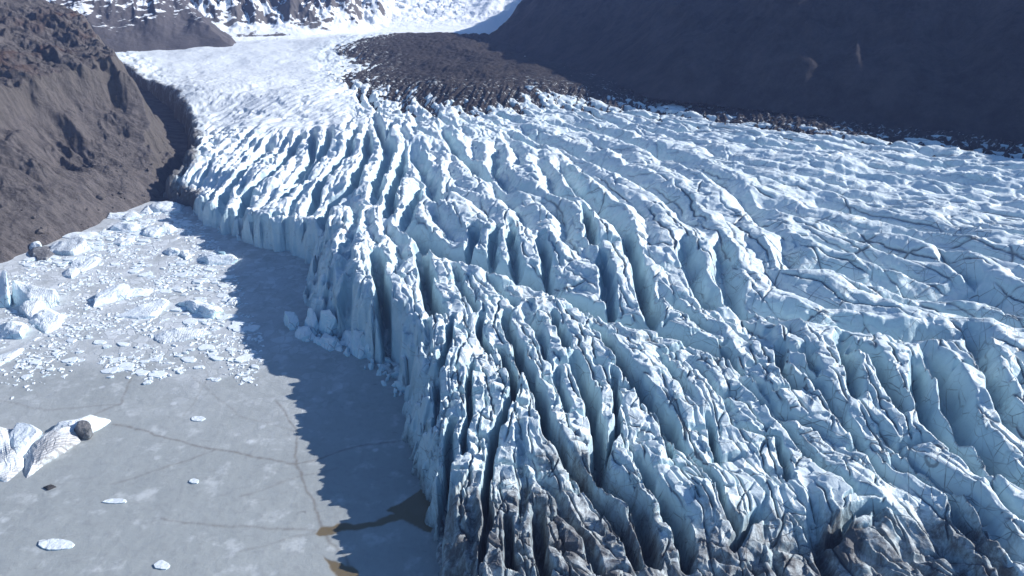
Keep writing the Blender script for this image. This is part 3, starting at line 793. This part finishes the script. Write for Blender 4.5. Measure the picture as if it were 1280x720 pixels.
def h1(x, y):
    th = np.degrees(np.arctan2(x, y)); r = np.hypot(x, y)
    foot = 735 + 8 * fbm(x / 40, y / 40, 204, 2)
    s_ = np.maximum(r - foot, 0)
    top = 150 * (1 - sstep(-30, -19.3, th + .6 * fbm(x / 30, y / 30, 205, 3)))
    return 43 + np.minimum(.52 * s_, top) + (ridged((x + .4 * y) / 42, (y - .4 * x) / 130, 201, 5) - .6) * 9 * sstep(0, 60, s_) + fbm(x / 9, y / 9, 203, 4) * 1.4 * sstep(0, 20, s_) - 25 * sstep(-20.2, -18.8, th)
range_obj('rocky_mountain', 'grey rocky mountain flank streaked with snow gullies', -47, -17, 715, 1150, h1, lambda x, y, z: -.06 + .34 * sstep(52, 78, z), M_A1, 420, 420)
def h2(x, y):
    r = np.hypot(x, y); th = np.degrees(np.arctan2(x, y))
    s_ = np.maximum(r - 805 - 25 * sstep(-16, -9, th), 0)
    side = 1 - sstep(-11.5, -7.0, th + .5 * fbm(x / 30, y / 30, 216, 3))
    return 43.5 + .62 * s_ * (.25 + .75 * side) + (ridged((x + .3 * y) / 38, (y - .3 * x) / 90, 211, 6) - .6) * 34 * sstep(0, 60, s_) * (.2 + .8 * side) + fbm(x / 8, y / 8, 214, 5) * 3 * sstep(0, 20, s_) * side - 10 * (1 - side)
range_obj('snowy_mountain', 'steep snow covered mountain wall with dark rock ribs', -30, 2, 780, 1350, h2, lambda x, y, z: .50 + .10 * sstep(55, 80, z) + .3 * sstep(-12, -8, np.degrees(np.arctan2(x, y))) - .12 * np.exp(-((np.degrees(np.arctan2(x, y)) + 15) / 2.5) ** 2), M_A2, 420, 640)
def h3(x, y):
    th = np.degrees(np.arctan2(x, y)); r = np.hypot(x, y)
    s_ = np.maximum(r - 830, 0)
    f1, f2, ci = voronoi(x / 9 + .3 * fbm(x / 8, y / 8, 225, 2), y / 6, 222)
    core = sector(th, -10.5, -4.5, 2.0)
    return 43.0 + .17 * s_ + .0004 * s_ ** 2 + (ci - .5) * 5 * core * sstep(20, 120, s_) + fbm(x / 18, y / 18, 223, 4) * 3.5 * sstep(0, 60, s_) + 10 * sstep(-4.0, -1.0, th) * sstep(10, 120, s_)
range_obj('icefall', 'white tumbling icefall pouring down between the mountains', -12, 4, 800, 1500, h3, lambda x, y, z: 1.7 + 0 * z, M_A2, 420, 420, 'icefall')

# ------------------------------------------------------------------ icebergs
M_B = mat_berg('berg_ice'); M_BB = mat_berg('blue_berg_ice', tone=1.0); M_BS = mat_berg('striped_berg_ice', stripes=.5, rot=.785, grey=.8)
M_BD = mat_berg('dirty_berg_ice', dirt=1.0); M_BT = mat_berg('faint_striped_ice', stripes=.35, rot=-.2); M_FL = mat_berg('floe_ice')
def hull_into(bm, pts, sub=3, rough=.35, seed=0):
    tmp = bmesh.new()
    for p in pts: tmp.verts.new(p)
    bmesh.ops.convex_hull(tmp, input=tmp.verts)
    loose = [v for v in tmp.verts if not v.link_faces]
    if loose: bmesh.ops.delete(tmp, geom=loose, context='VERTS')
    bmesh.ops.triangulate(tmp, faces=tmp.faces)
    size = max((Vector(p) - Vector(q)).length for p in pts for q in pts)
    for k in range(sub):
        bmesh.ops.subdivide_edges(tmp, edges=[e for e in tmp.edges if e.calc_length() > size * .035], cuts=1, use_grid_fill=True)
        bmesh.ops.triangulate(tmp, faces=tmp.faces)
    if sub > 1: bmesh.ops.smooth_vert(tmp, verts=tmp.verts, factor=.25, use_axis_x=True, use_axis_y=True, use_axis_z=True)
    off = Vector((seed * 7.3, seed * 3.1, seed))
    for v in tmp.verts:
        n1 = mnoise.noise_vector(v.co * .35 + off); n2 = mnoise.noise_vector(v.co * 1.1 + off)
        n0 = mnoise.noise_vector(v.co * .16 + off)
        v.co += (n0 * min(2.4, size * .07) * (rough > .14) * 2 + n1 * 1.2 + n2 * .6) * rough * Vector((1, 1, .8))
    me = bpy.data.meshes.new('tmp'); tmp.to_mesh(me); tmp.free()
    bm.from_mesh(me); bpy.data.meshes.remove(me)
BSEED = [0]
def berg(name, label, parts, mat, cat='iceberg', group=None, rough=.35, sub=3, flat=.78):
    """parts: list of (waterline picture points, [(px, py, z) top points])"""
    random.seed(100 + BSEED[0])
    bm = bmesh.new()
    allp = []
    for part in parts:
        base, top = part[:2]
        pts = []
        for a, b in base:
            x, y = unproj(a, b); pts += [(x, y, -.8), (x, y, .25)]
        top = [(a, b + (1 - flat) * z * 2.2, z * flat) for a, b, z in top]
        mx_ = sum(p[0] for p in pts) / len(pts); my_ = sum(p[1] for p in pts) / len(pts); zt = max(z for *_, z in top)
        for a, b in base:
            x, y = unproj(a, b); k_ = random.uniform(.74, .93); pts.append((mx_ + k_ * (x - mx_), my_ + k_ * (y - my_), zt * random.uniform(.15, .55)))
        for a, b, z in top:
            x, y = unproj(a, b, z); pts.append((x, y, z))
        allp.append(pts)
    cx = sum(p[0] for q in allp for p in q) / sum(len(q) for q in allp); cy = sum(p[1] for q in allp for p in q) / sum(len(q) for q in allp)
    for q, part in zip(allp, parts):
        BSEED[0] += 1; nf = len(bm.faces)
        hull_into(bm, [(p[0] - cx, p[1] - cy, p[2]) for p in q], sub, rough, BSEED[0])
        bm.faces.ensure_lookup_table()
        for fc in bm.faces[nf:]: fc.material_index = part[2] if len(part) > 2 else 0
    me = bpy.data.meshes.new(name); bm.to_mesh(me); bm.free()
    for m_ in (mat if isinstance(mat, list) else [mat]): me.materials.append(m_)
    o = bpy.data.objects.new(name, me); COL.objects.link(o); o.location = (cx, cy, 0)
    return tag(o, label, cat, group)

# big banded iceberg by the left edge
berg('iceberg', 'long banded iceberg with dark silt stripes at lower left', [
    ([(-40,560),(-45,600),(10,603),(30,585),(22,540),(-20,535)], [(-25,532,4.5),(-2,533,5),(8,548,4),(-10,565,3),(5,590,1.2)], 1),
    ([(8,560),(18,580),(50,565),(54,542),(25,540)], [(20,527,5.5),(30,527,5.5),(50,535,5),(48,548,3.4),(25,565,1.8)], 0),
    ([(30,598),(80,566),(100,552),(90,535),(50,545),(30,575)], [(52,538,4.4),(75,533,4.5),(90,533,3.4),(62,552,2.6),(42,582,1.0)], 1),
    ([(60,545),(98,548),(120,540),(140,527),(118,523),(75,530)], [(72,527,3.2),(90,525,3.2),(108,525,2.6),(128,526,1.0),(100,537,1.6)], 0),
    ([(95,549),(110,550),(116,543),(112,531),(98,532)], [(98,524,5.4),(111,523,5.3),(113,532,4.4),(98,534,4.4)], 2)], [M_B, M_BS, M_BD], rough=.4)
g_jam = 'icebergs frozen into the lagoon'
berg('iceberg', 'thin blue ice spire standing at the left edge', [([(-2,372),(16,376),(14,384),(-6,384)], [(3,337,11),(7,338,11),(9,352,7)])], M_BB, rough=.25, group=g_jam, flat=1.0)
berg('iceberg', 'large white peaked iceberg with dark crack lines beside the blue spire', [
    ([(14,378),(40,388),(74,384),(74,372),(40,366),(15,368)], [(16,346,9),(20,352,8),(47,361,6.5),(66,361,6.5),(71,370,4)]),
    ([(24,392),(40,400),(62,388),(44,372),(26,378)], [(40,368,5),(50,366,5.5),(34,380,3)])], M_BT, group=g_jam)
berg('iceberg', 'low rounded white iceberg dome with curved cracks near the left edge', [([(36,404),(56,418),(78,408),(82,394),(62,388),(42,392)], [(48,391,2.6),(66,389,2.8),(74,395,2),(54,400,2)])], M_B, group=g_jam)
berg('iceberg', 'small blue shadowed iceberg block with a white cap at the left edge', [([(-4,412),(0,424),(28,424),(36,410),(20,404)], [(8,400,5),(16,398,5.5),(28,404,4.5),(12,408,4)])], M_BB, group=g_jam)
berg('iceberg', 'long narrow bright floe slanting out of the left edge', [([(-20,458),(-10,464),(26,442),(31,436),(22,436),(-5,446)], [(-8,452,.9),(24,436,1.1)])], M_FL, rough=.15, group=g_jam, cat='ice floe')
berg('iceberg', 'white block with vertical dark stripes near the hillside shore', [([(60,318),(95,319),(112,312),(108,304),(80,302),(64,308)], [(84,297,5),(100,292,6),(107,297,5.5),(70,306,2.5)])], M_BT, group=g_jam)
berg('iceberg', 'low dark dirty iceberg below the striped white block', [([(36,316),(46,327),(60,326),(72,314),(60,308),(42,310)], [(42,311,2.2),(56,309,2.6),(64,308,2)])], M_BD, group=g_jam)
berg('iceberg', 'small white cube of ice against the hillside shore', [([(34,310),(40,314),(52,311),(50,304),(38,304)], [(38,303,3),(46,302,3.6),(51,305,3)])], M_B, group=g_jam)
berg('iceberg', 'low white lumpy iceberg right of the dark dirty one', [([(88,334),(104,340),(122,332),(126,324),(108,322),(92,328)], [(104,321,2),(118,319,2.6),(122,325,1.8)]), ([(78,345),(90,348),(100,340),(92,334),(80,338)], [(86,335,2),(94,334,1.8)])], M_B, group=g_jam)
berg('iceberg', 'wide tent shaped white iceberg with purple shadow at its left end', [
    ([(118,384),(140,378),(165,372),(160,362),(132,364),(116,374)], [(155,352,4.5),(160,352,4.5),(130,365,2.5),(122,371,2.4)]),
    ([(155,374),(186,370),(192,364),(172,360),(158,362)], [(165,360,1.8),(182,361,1.6)])], M_B, group=g_jam)
berg('iceberg', 'flat tilted pale slab below the tent shaped iceberg', [([(142,396),(178,399),(196,396),(212,377),(204,373),(176,384)], [(202,372,2.6),(210,375,2.4),(186,394,1.2),(165,386,1)])], M_FL, rough=.2, group=g_jam)
berg('iceberg', 'angular iceberg with steep blue shaded side beside the pale slab', [([(220,380),(240,388),(254,398),(268,398),(278,389),(262,380),(236,376)], [(234,374,2.5),(248,380,3.4),(262,383,4.2),(270,386,3.2),(226,377,1.5)])], M_BB, group=g_jam)
berg('iceberg', 'low long iceberg with dirty striped left end', [([(188,420),(200,428),(224,428),(248,422),(264,416),(246,411),(206,413)], [(204,414,2.2),(232,411,2.4),(250,412,1.4),(215,416,2.2)])], M_BT, group=g_jam)
berg('iceberg', 'pair of joined white ice lumps near the shadow edge', [([(203,315),(212,320),(226,319),(224,312),(210,311)], [(212,310,2.6),(216,309,3),(222,312,2.4)]), ([(225,320),(232,325),(240,322),(236,314),(227,314)], [(228,312,2.2),(236,316,1.6)])], M_B, group=g_jam)
berg('iceberg', 'broad iceberg with upright knob lying on the shadow edge', [([(247,324),(262,332),(290,330),(299,325),(290,318),(258,316)], [(258,318,3),(280,317,3.2),(290,318,3.8),(296,323,2),(262,322,2.6)]), ([(273,320),(281,320),(281,317),(274,317)], [(274,311,5.5),(281,311,5.5)])], M_BB, group=g_jam)
berg('iceberg', 'curled sliver of white ice right at the lagoon shadow edge', [([(282,380),(292,382),(301,378),(294,372),(286,374)], [(288,373,1.8),(296,374,1.6)])], M_B, group=g_jam)
berg('iceberg', 'flat topped slab nearest the hillside corner', [([(134,273),(158,276),(176,272),(168,265),(142,265)], [(138,265,2),(160,264,2.2),(172,269,1.5)])], M_B, group=g_jam)
berg('iceberg', 'rounded blue shaded block in the jam below the flat slab', [([(138,288),(154,291),(176,288),(172,280),(146,280)], [(142,280,3),(156,277,3.6),(170,280,3)])], M_BB, group=g_jam)
berg('iceberg', 'row of jagged ice teeth in the jam below the glacier corner', [([(178,294),(190,297),(204,292),(200,284),(182,286)], [(184,283,3),(196,280,3.4),(201,284,2.6)]), ([(196,290),(212,292),(222,286),(212,281),(198,283)], [(204,278,3),(214,279,2.6)])], M_BB, group=g_jam)
berg('iceberg', 'crumpled white ice mass in the far lagoon corner', [([(182,262),(196,266),(226,266),(232,258),(214,254),(190,256)], [(190,255,2.4),(212,252,3.2),(226,254,2.4)]), ([(176,266),(186,268),(196,262),(184,258)], [(184,257,2)])], M_B, group=g_jam)
berg('iceberg', 'low white hummock between the jam and the shadow edge', [([(140,304),(152,308),(168,305),(166,299),(148,298)], [(150,297,2),(160,297,2)])], M_B, group=g_jam)
berg('iceberg', 'flat pale plate beside the striped block at the shore', [([(70,296),(96,300),(128,297),(120,291),(90,290)], [(84,291,1.2),(112,290,1.4)])], M_FL, rough=.2, group=g_jam, cat='ice floe')
# fallen blocks at the foot of the ice wall
g_fall = 'fallen ice blocks at the foot of the glacier wall'
berg('ice_block', 'leaning block with white tips at the end of the fallen ice spur', [([(354,402),(362,414),(376,410),(372,398),(360,396)], [(356,386,6),(362,387,5.6),(368,387,5.6),(370,396,4)])], M_BB, 'ice block', g_fall)
berg('ice_block', 'double pointed upright splinter in the fallen ice spur', [([(380,410),(392,420),(402,414),(396,402),(384,402)], [(386,381,9),(390,380,9.5),(396,396,6)])], M_BB, 'ice block', g_fall)
berg('ice_block', 'squat cracked block between the leaning and the pointed one', [([(368,420),(382,428),(396,424),(390,412),(374,410)], [(374,408,3.5),(388,406,4)])], M_BB, 'ice block', g_fall)
berg('ice_block', 'rounded lump of fallen ice below the deep slots', [([(424,428),(438,438),(452,430),(440,418),(428,420)], [(432,410,5),(442,412,5)])], M_BB, 'ice block', g_fall)
berg('ice_block', 'sharp fallen ice wedge under the second deep slot', [([(452,446),(464,452),(478,446),(470,434),(456,434)], [(461,425,7),(470,430,5)])], M_BB, 'ice block', g_fall)
def ell(px, py, rx, ry, n=13):
    return [(px + rx * math.cos(i / n * 6.283) * random.uniform(.8, 1.1), py + ry * math.sin(i / n * 6.283) * random.uniform(.8, 1.1)) for i in range(n)]
random.seed(41)
rub = []
for k in range(5):
    bm = bmesh.new()
    hull_into(bm, [(random.uniform(-1, 1), random.uniform(-1, 1), random.choice((-.5, random.uniform(.2, 1.3)))) for _ in range(12)], 2, .12, 70 + k)
    me = bpy.data.meshes.new('ice_block'); bm.to_mesh(me); bm.free(); me.materials.append(M_BB); rub.append(me)
for k in range(70):
    q = random.random(); i = q * 3
    ax, ay = [(385, 424), (430, 442), (475, 462), (505, 492)][int(i)]; bx, by = [(430, 442), (475, 462), (505, 492), (515, 530)][int(i)]
    fr = i - int(i); x, y = unproj(ax + (bx - ax) * fr + random.gauss(0, 9), ay + (by - ay) * fr + random.gauss(-6, 7), 0)
    o = bpy.data.objects.new('ice_block', random.choice(rub)); COL.objects.link(o); sc_ = random.choice((.5, .7, .9, 1.3, 1.9))
    o.location = (x, y, .1); o.scale = (sc_, sc_ * random.uniform(.7, 1.2), sc_ * random.uniform(.8, 1.5)); o.rotation_euler = (random.uniform(-.3, .3), random.uniform(-.3, .3), random.uniform(0, 6))
    tag(o, 'small blue ice chunk in the rubble heap under the ice wall', 'ice block', 'small ice rubble under the glacier wall')
berg('ice_block', 'tall broken slab joining the fallen ice spur to the wall', [([(398,414),(410,424),(424,418),(418,404),(404,402)], [(402,388,9),(412,386,10),(420,398,8)])], M_BB, 'ice block', g_fall, flat=1.0)
berg('ice_block', 'low wide fallen block at the outer foot of the ice spur', [([(396,428),(410,440),(428,436),(424,424),(404,420)], [(404,420,3.5),(418,420,4.5)])], M_BB, 'ice block', g_fall)
berg('ice_block', 'large upright fallen block right under the first deep slot', [([(436,440),(450,450),(466,442),(458,426),(440,424)], [(442,412,8),(454,414,7.5),(462,430,4)])], M_BB, 'ice block', g_fall, flat=1.0)
# isolated bits on the open lagoon ice
berg('ice_floe', 'oval pale floe with rough centre near the bottom left', [(ell(70,681,26,7), [(58,680,.3),(82,680,.3)])], M_FL, 'ice floe', 'lone floes on the open lagoon ice', .12)
berg('ice_floe', 'thin white floe lying above the oval one', [(ell(143,627,15,3.6), [(140,626,.25)])], M_FL, 'ice floe', 'lone floes on the open lagoon ice', .1)
berg('ice_floe', 'small round white floe near the bottom edge', [(ell(202,707,10,5.5), [(202,706,.35)])], M_FL, 'ice floe', 'lone floes on the open lagoon ice', .1)
berg('ice_floe', 'tiny white floe in the middle of the open lagoon', [(ell(243,602,6.5,3.4), [(243,601,.25)])], M_FL, 'ice floe', 'lone floes on the open lagoon ice', .08)
berg('ice_floe', 'white scrap of ice near the upper crack junction', [(ell(247,524,9,3.2), [(247,523,.3)])], M_FL, 'ice floe', 'lone floes on the open lagoon ice', .1)
M_RK = NT('dark_stone'); p_ = M_RK.obj(); M_RK = M_RK.done(M_RK.mix(M_RK.noise(p_, 1.5, 5), (.03, .03, .032), (.08, .075, .075)), .9, M_RK.bump(M_RK.noise(p_, 3, 5), .6, .3))
berg('boulder', 'black boulder on the ice below the banded iceberg', [([(54,610),(60,613),(70,609),(64,606)], [(60,606,.9),(66,606,.8)])], M_RK, 'boulder', None, .12)

# plates of the floe field: single floes, copied
random.seed(43)
proto = []
for k in range(6):
    bm = bmesh.new(); pts = []
    n = 9
    for i in range(n):
        a = i / n * 2 * math.pi + random.uniform(-.2, .2); r = random.uniform(.6, 1.0)
        pts += [(r * math.cos(a) * 1.5, r * math.sin(a), -.3), (r * .93 * math.cos(a) * 1.5, r * .93 * math.sin(a), random.uniform(.12, .3))]
    hull_into(bm, pts, 2, .08, 40 + k)
    me = bpy.data.meshes.new('ice_floe'); bm.to_mesh(me); bm.free(); me.materials.append(M_FL); proto.append(me)
zones = [('flat grey white floe in the jam along the hillside shore', [(20,330),(120,292),(200,256),(250,275),(200,300),(120,320),(60,340)], 125),
         ('small pale floe in the field between the tent iceberg and shadow edge', [(130,330),(240,325),(290,345),(300,375),(320,420),(220,405),(215,372),(190,350)], 95),
         ('thin floe in the band below the dirty striped iceberg', [(20,470),(60,430),(110,410),(180,432),(270,432),(330,445),(310,500),(240,462),(170,490),(100,455),(40,500)], 65)]
for lab, poly, cnt in zones:
    wpo = [unproj(a, b) for a, b in poly]
    xs = [p[0] for p in wpo]; ys = [p[1] for p in wpo]
    k = 0
    while k < cnt:
        x = random.uniform(min(xs), max(xs)); y = random.uniform(min(ys), max(ys))
        if not inside(np.array([x]), np.array([y]), wpo)[0]: continue
        o = bpy.data.objects.new('ice_floe', random.choice(proto)); COL.objects.link(o)
        s = random.choice([.7, .9, 1.2, 1.7, 2.4]) * random.uniform(.8, 1.2)
        o.location = (x, y, 0); o.scale = (s, s, random.uniform(.6, 1.6)); o.rotation_euler = (random.uniform(-.05, .05), random.uniform(-.05, .05), random.uniform(-.6, .6))
        tag(o, lab, 'ice floe', lab.replace('floe', 'floes', 1)); k += 1

# brash: countless crumbs of ice between the floes
cubev = np.array([[-1,-1,-.4],[1,-1,-.4],[1,1,-.4],[-1,1,-.4],[-.7,-.6,.6],[.6,-.7,.6],[.7,.6,.6],[-.6,.7,.6]], f32)
cubef = [(4,5,6,7),(0,1,5,4),(1,2,6,5),(2,3,7,6),(3,0,4,7)]
bv, bf = [], []
jam = [unproj(a, b) for a, b in [(-60,420),(0,335),(120,292),(200,252),(250,272),(290,330),(310,380),(330,430),(320,490),(250,455),(190,480),(110,450),(60,490),(-60,510)]]
jx = [p[0] for p in jam]; jy = [p[1] for p in jam]
while len(bv) < 3600 * 8:
    x = RNG.uniform(min(jx), max(jx)); y = RNG.uniform(min(jy), max(jy))
    if not inside(np.array([x]), np.array([y]), jam)[0] or gnoise(np.array([x / 16]), np.array([y / 16]), 301)[0] < RNG.uniform(-.5, .35): continue
    sz = RNG.choice([.15, .2, .25, .35, .55]); an = RNG.uniform(0, 6.28)
    v = cubev * np.array([sz * RNG.uniform(.8, 2.6), sz, sz * RNG.uniform(.3, .7)], f32) * RNG.uniform(.55, 1.4, (8, 3))
    c_, s_ = math.cos(an), math.sin(an); b0 = len(bv)
    bv += [(x + c_ * q[0] - s_ * q[1], y + s_ * q[0] + c_ * q[1], q[2] + .05) for q in v]; bf += [tuple(b0 + i for i in f) for f in cubef]
me = bpy.data.meshes.new('brash_ice'); me.from_pydata(bv, [], bf); me.materials.append(M_FL)
bo = bpy.data.objects.new('brash_ice', me); COL.objects.link(bo); tag(bo, 'crumbs of white brash ice between the floes', 'brash ice', kind='stuff')

# ------------------------------------------------------------------ air
HAZE = .00013
if HAZE > 0:
    bm = bmesh.new(); bmesh.ops.create_cube(bm, size=1.0)
    for v in bm.verts: v.co = Vector((v.co.x * 5000, v.co.y * 3400 + 1000, -7 + (v.co.z + .5) * 310))
    me = bpy.data.meshes.new('haze'); bm.to_mesh(me); bm.free()
    hm = bpy.data.materials.new('valley_air'); hm.use_nodes = True; hm.node_tree.nodes.clear()
    ho_ = hm.node_tree.nodes.new('ShaderNodeOutputMaterial'); hv_ = hm.node_tree.nodes.new('ShaderNodeVolumePrincipled')
    hv_.inputs['Color'].default_value = (.38, .52, 1, 1); hv_.inputs['Density'].default_value = HAZE; hv_.inputs['Anisotropy'].default_value = .0
    hm.node_tree.links.new(hv_.outputs[0], ho_.inputs['Volume'])
    me.materials.append(hm); hz_o = bpy.data.objects.new('haze', me); COL.objects.link(hz_o); tag(hz_o, 'thin blue haze filling the valley', 'haze', kind='stuff')

# ------------------------------------------------------------------ light, sky, camera
SUN_EL, SUN_AZ = math.radians(28), math.radians(11)     # azimuth from +X towards +Y
w = bpy.data.worlds.new('World'); scene.world = w; w.use_nodes = True
nt = w.node_tree; bg = nt.nodes['Background']
sky = nt.nodes.new('ShaderNodeTexSky'); sky.sky_type = 'NISHITA'; sky.sun_disc = False
sky.sun_elevation = SUN_EL; sky.sun_rotation = math.radians(90) - SUN_AZ
tint = nt.nodes.new('ShaderNodeMix'); tint.data_type = 'RGBA'; tint.blend_type = 'MULTIPLY'; tint.inputs[0].default_value = 1; tint.inputs[7].default_value = (.76, 1.0, 1.14, 1)
nt.links.new(sky.outputs[0], tint.inputs[6]); nt.links.new(tint.outputs[2], bg.inputs[0]); bg.inputs[1].default_value = .076
sky.ozone_density = 3.5; sky.dust_density = .2; sky.air_density = 1.0
sl = bpy.data.lights.new('sun', 'SUN'); sl.energy = 5.0; sl.angle = math.radians(.5); sl.color = (1, .98, .955)
so_ = bpy.data.objects.new('sun', sl); COL.objects.link(so_)
sv = Vector((math.cos(SUN_AZ) * math.cos(SUN_EL), math.sin(SUN_AZ) * math.cos(SUN_EL), math.sin(SUN_EL)))
so_.rotation_euler = sv.to_track_quat('Z', 'Y').to_euler(); so_.location = (200, 40, 400)
cam = bpy.data.cameras.new('camera'); cam.sensor_width = 36; cam.lens = 36 * FPX / 1280; cam.clip_end = 20000; cam.clip_start = 1
co = bpy.data.objects.new('camera', cam); COL.objects.link(co); co.location = (0, 0, CAM_H); co.rotation_euler = (math.pi / 2 - PITCH, 0, 0)
scene.camera = co
vs = scene.view_settings; vs.view_transform = 'Standard'; vs.look = 'None'; vs.exposure = 0.56; vs.gamma = 1
cy = scene.cycles
cy.max_bounces = 6; cy.diffuse_bounces = 3; cy.glossy_bounces = 2; cy.volume_bounces = 1; cy.transmission_bounces = 1
cy.use_adaptive_sampling = True; cy.adaptive_threshold = 0.02
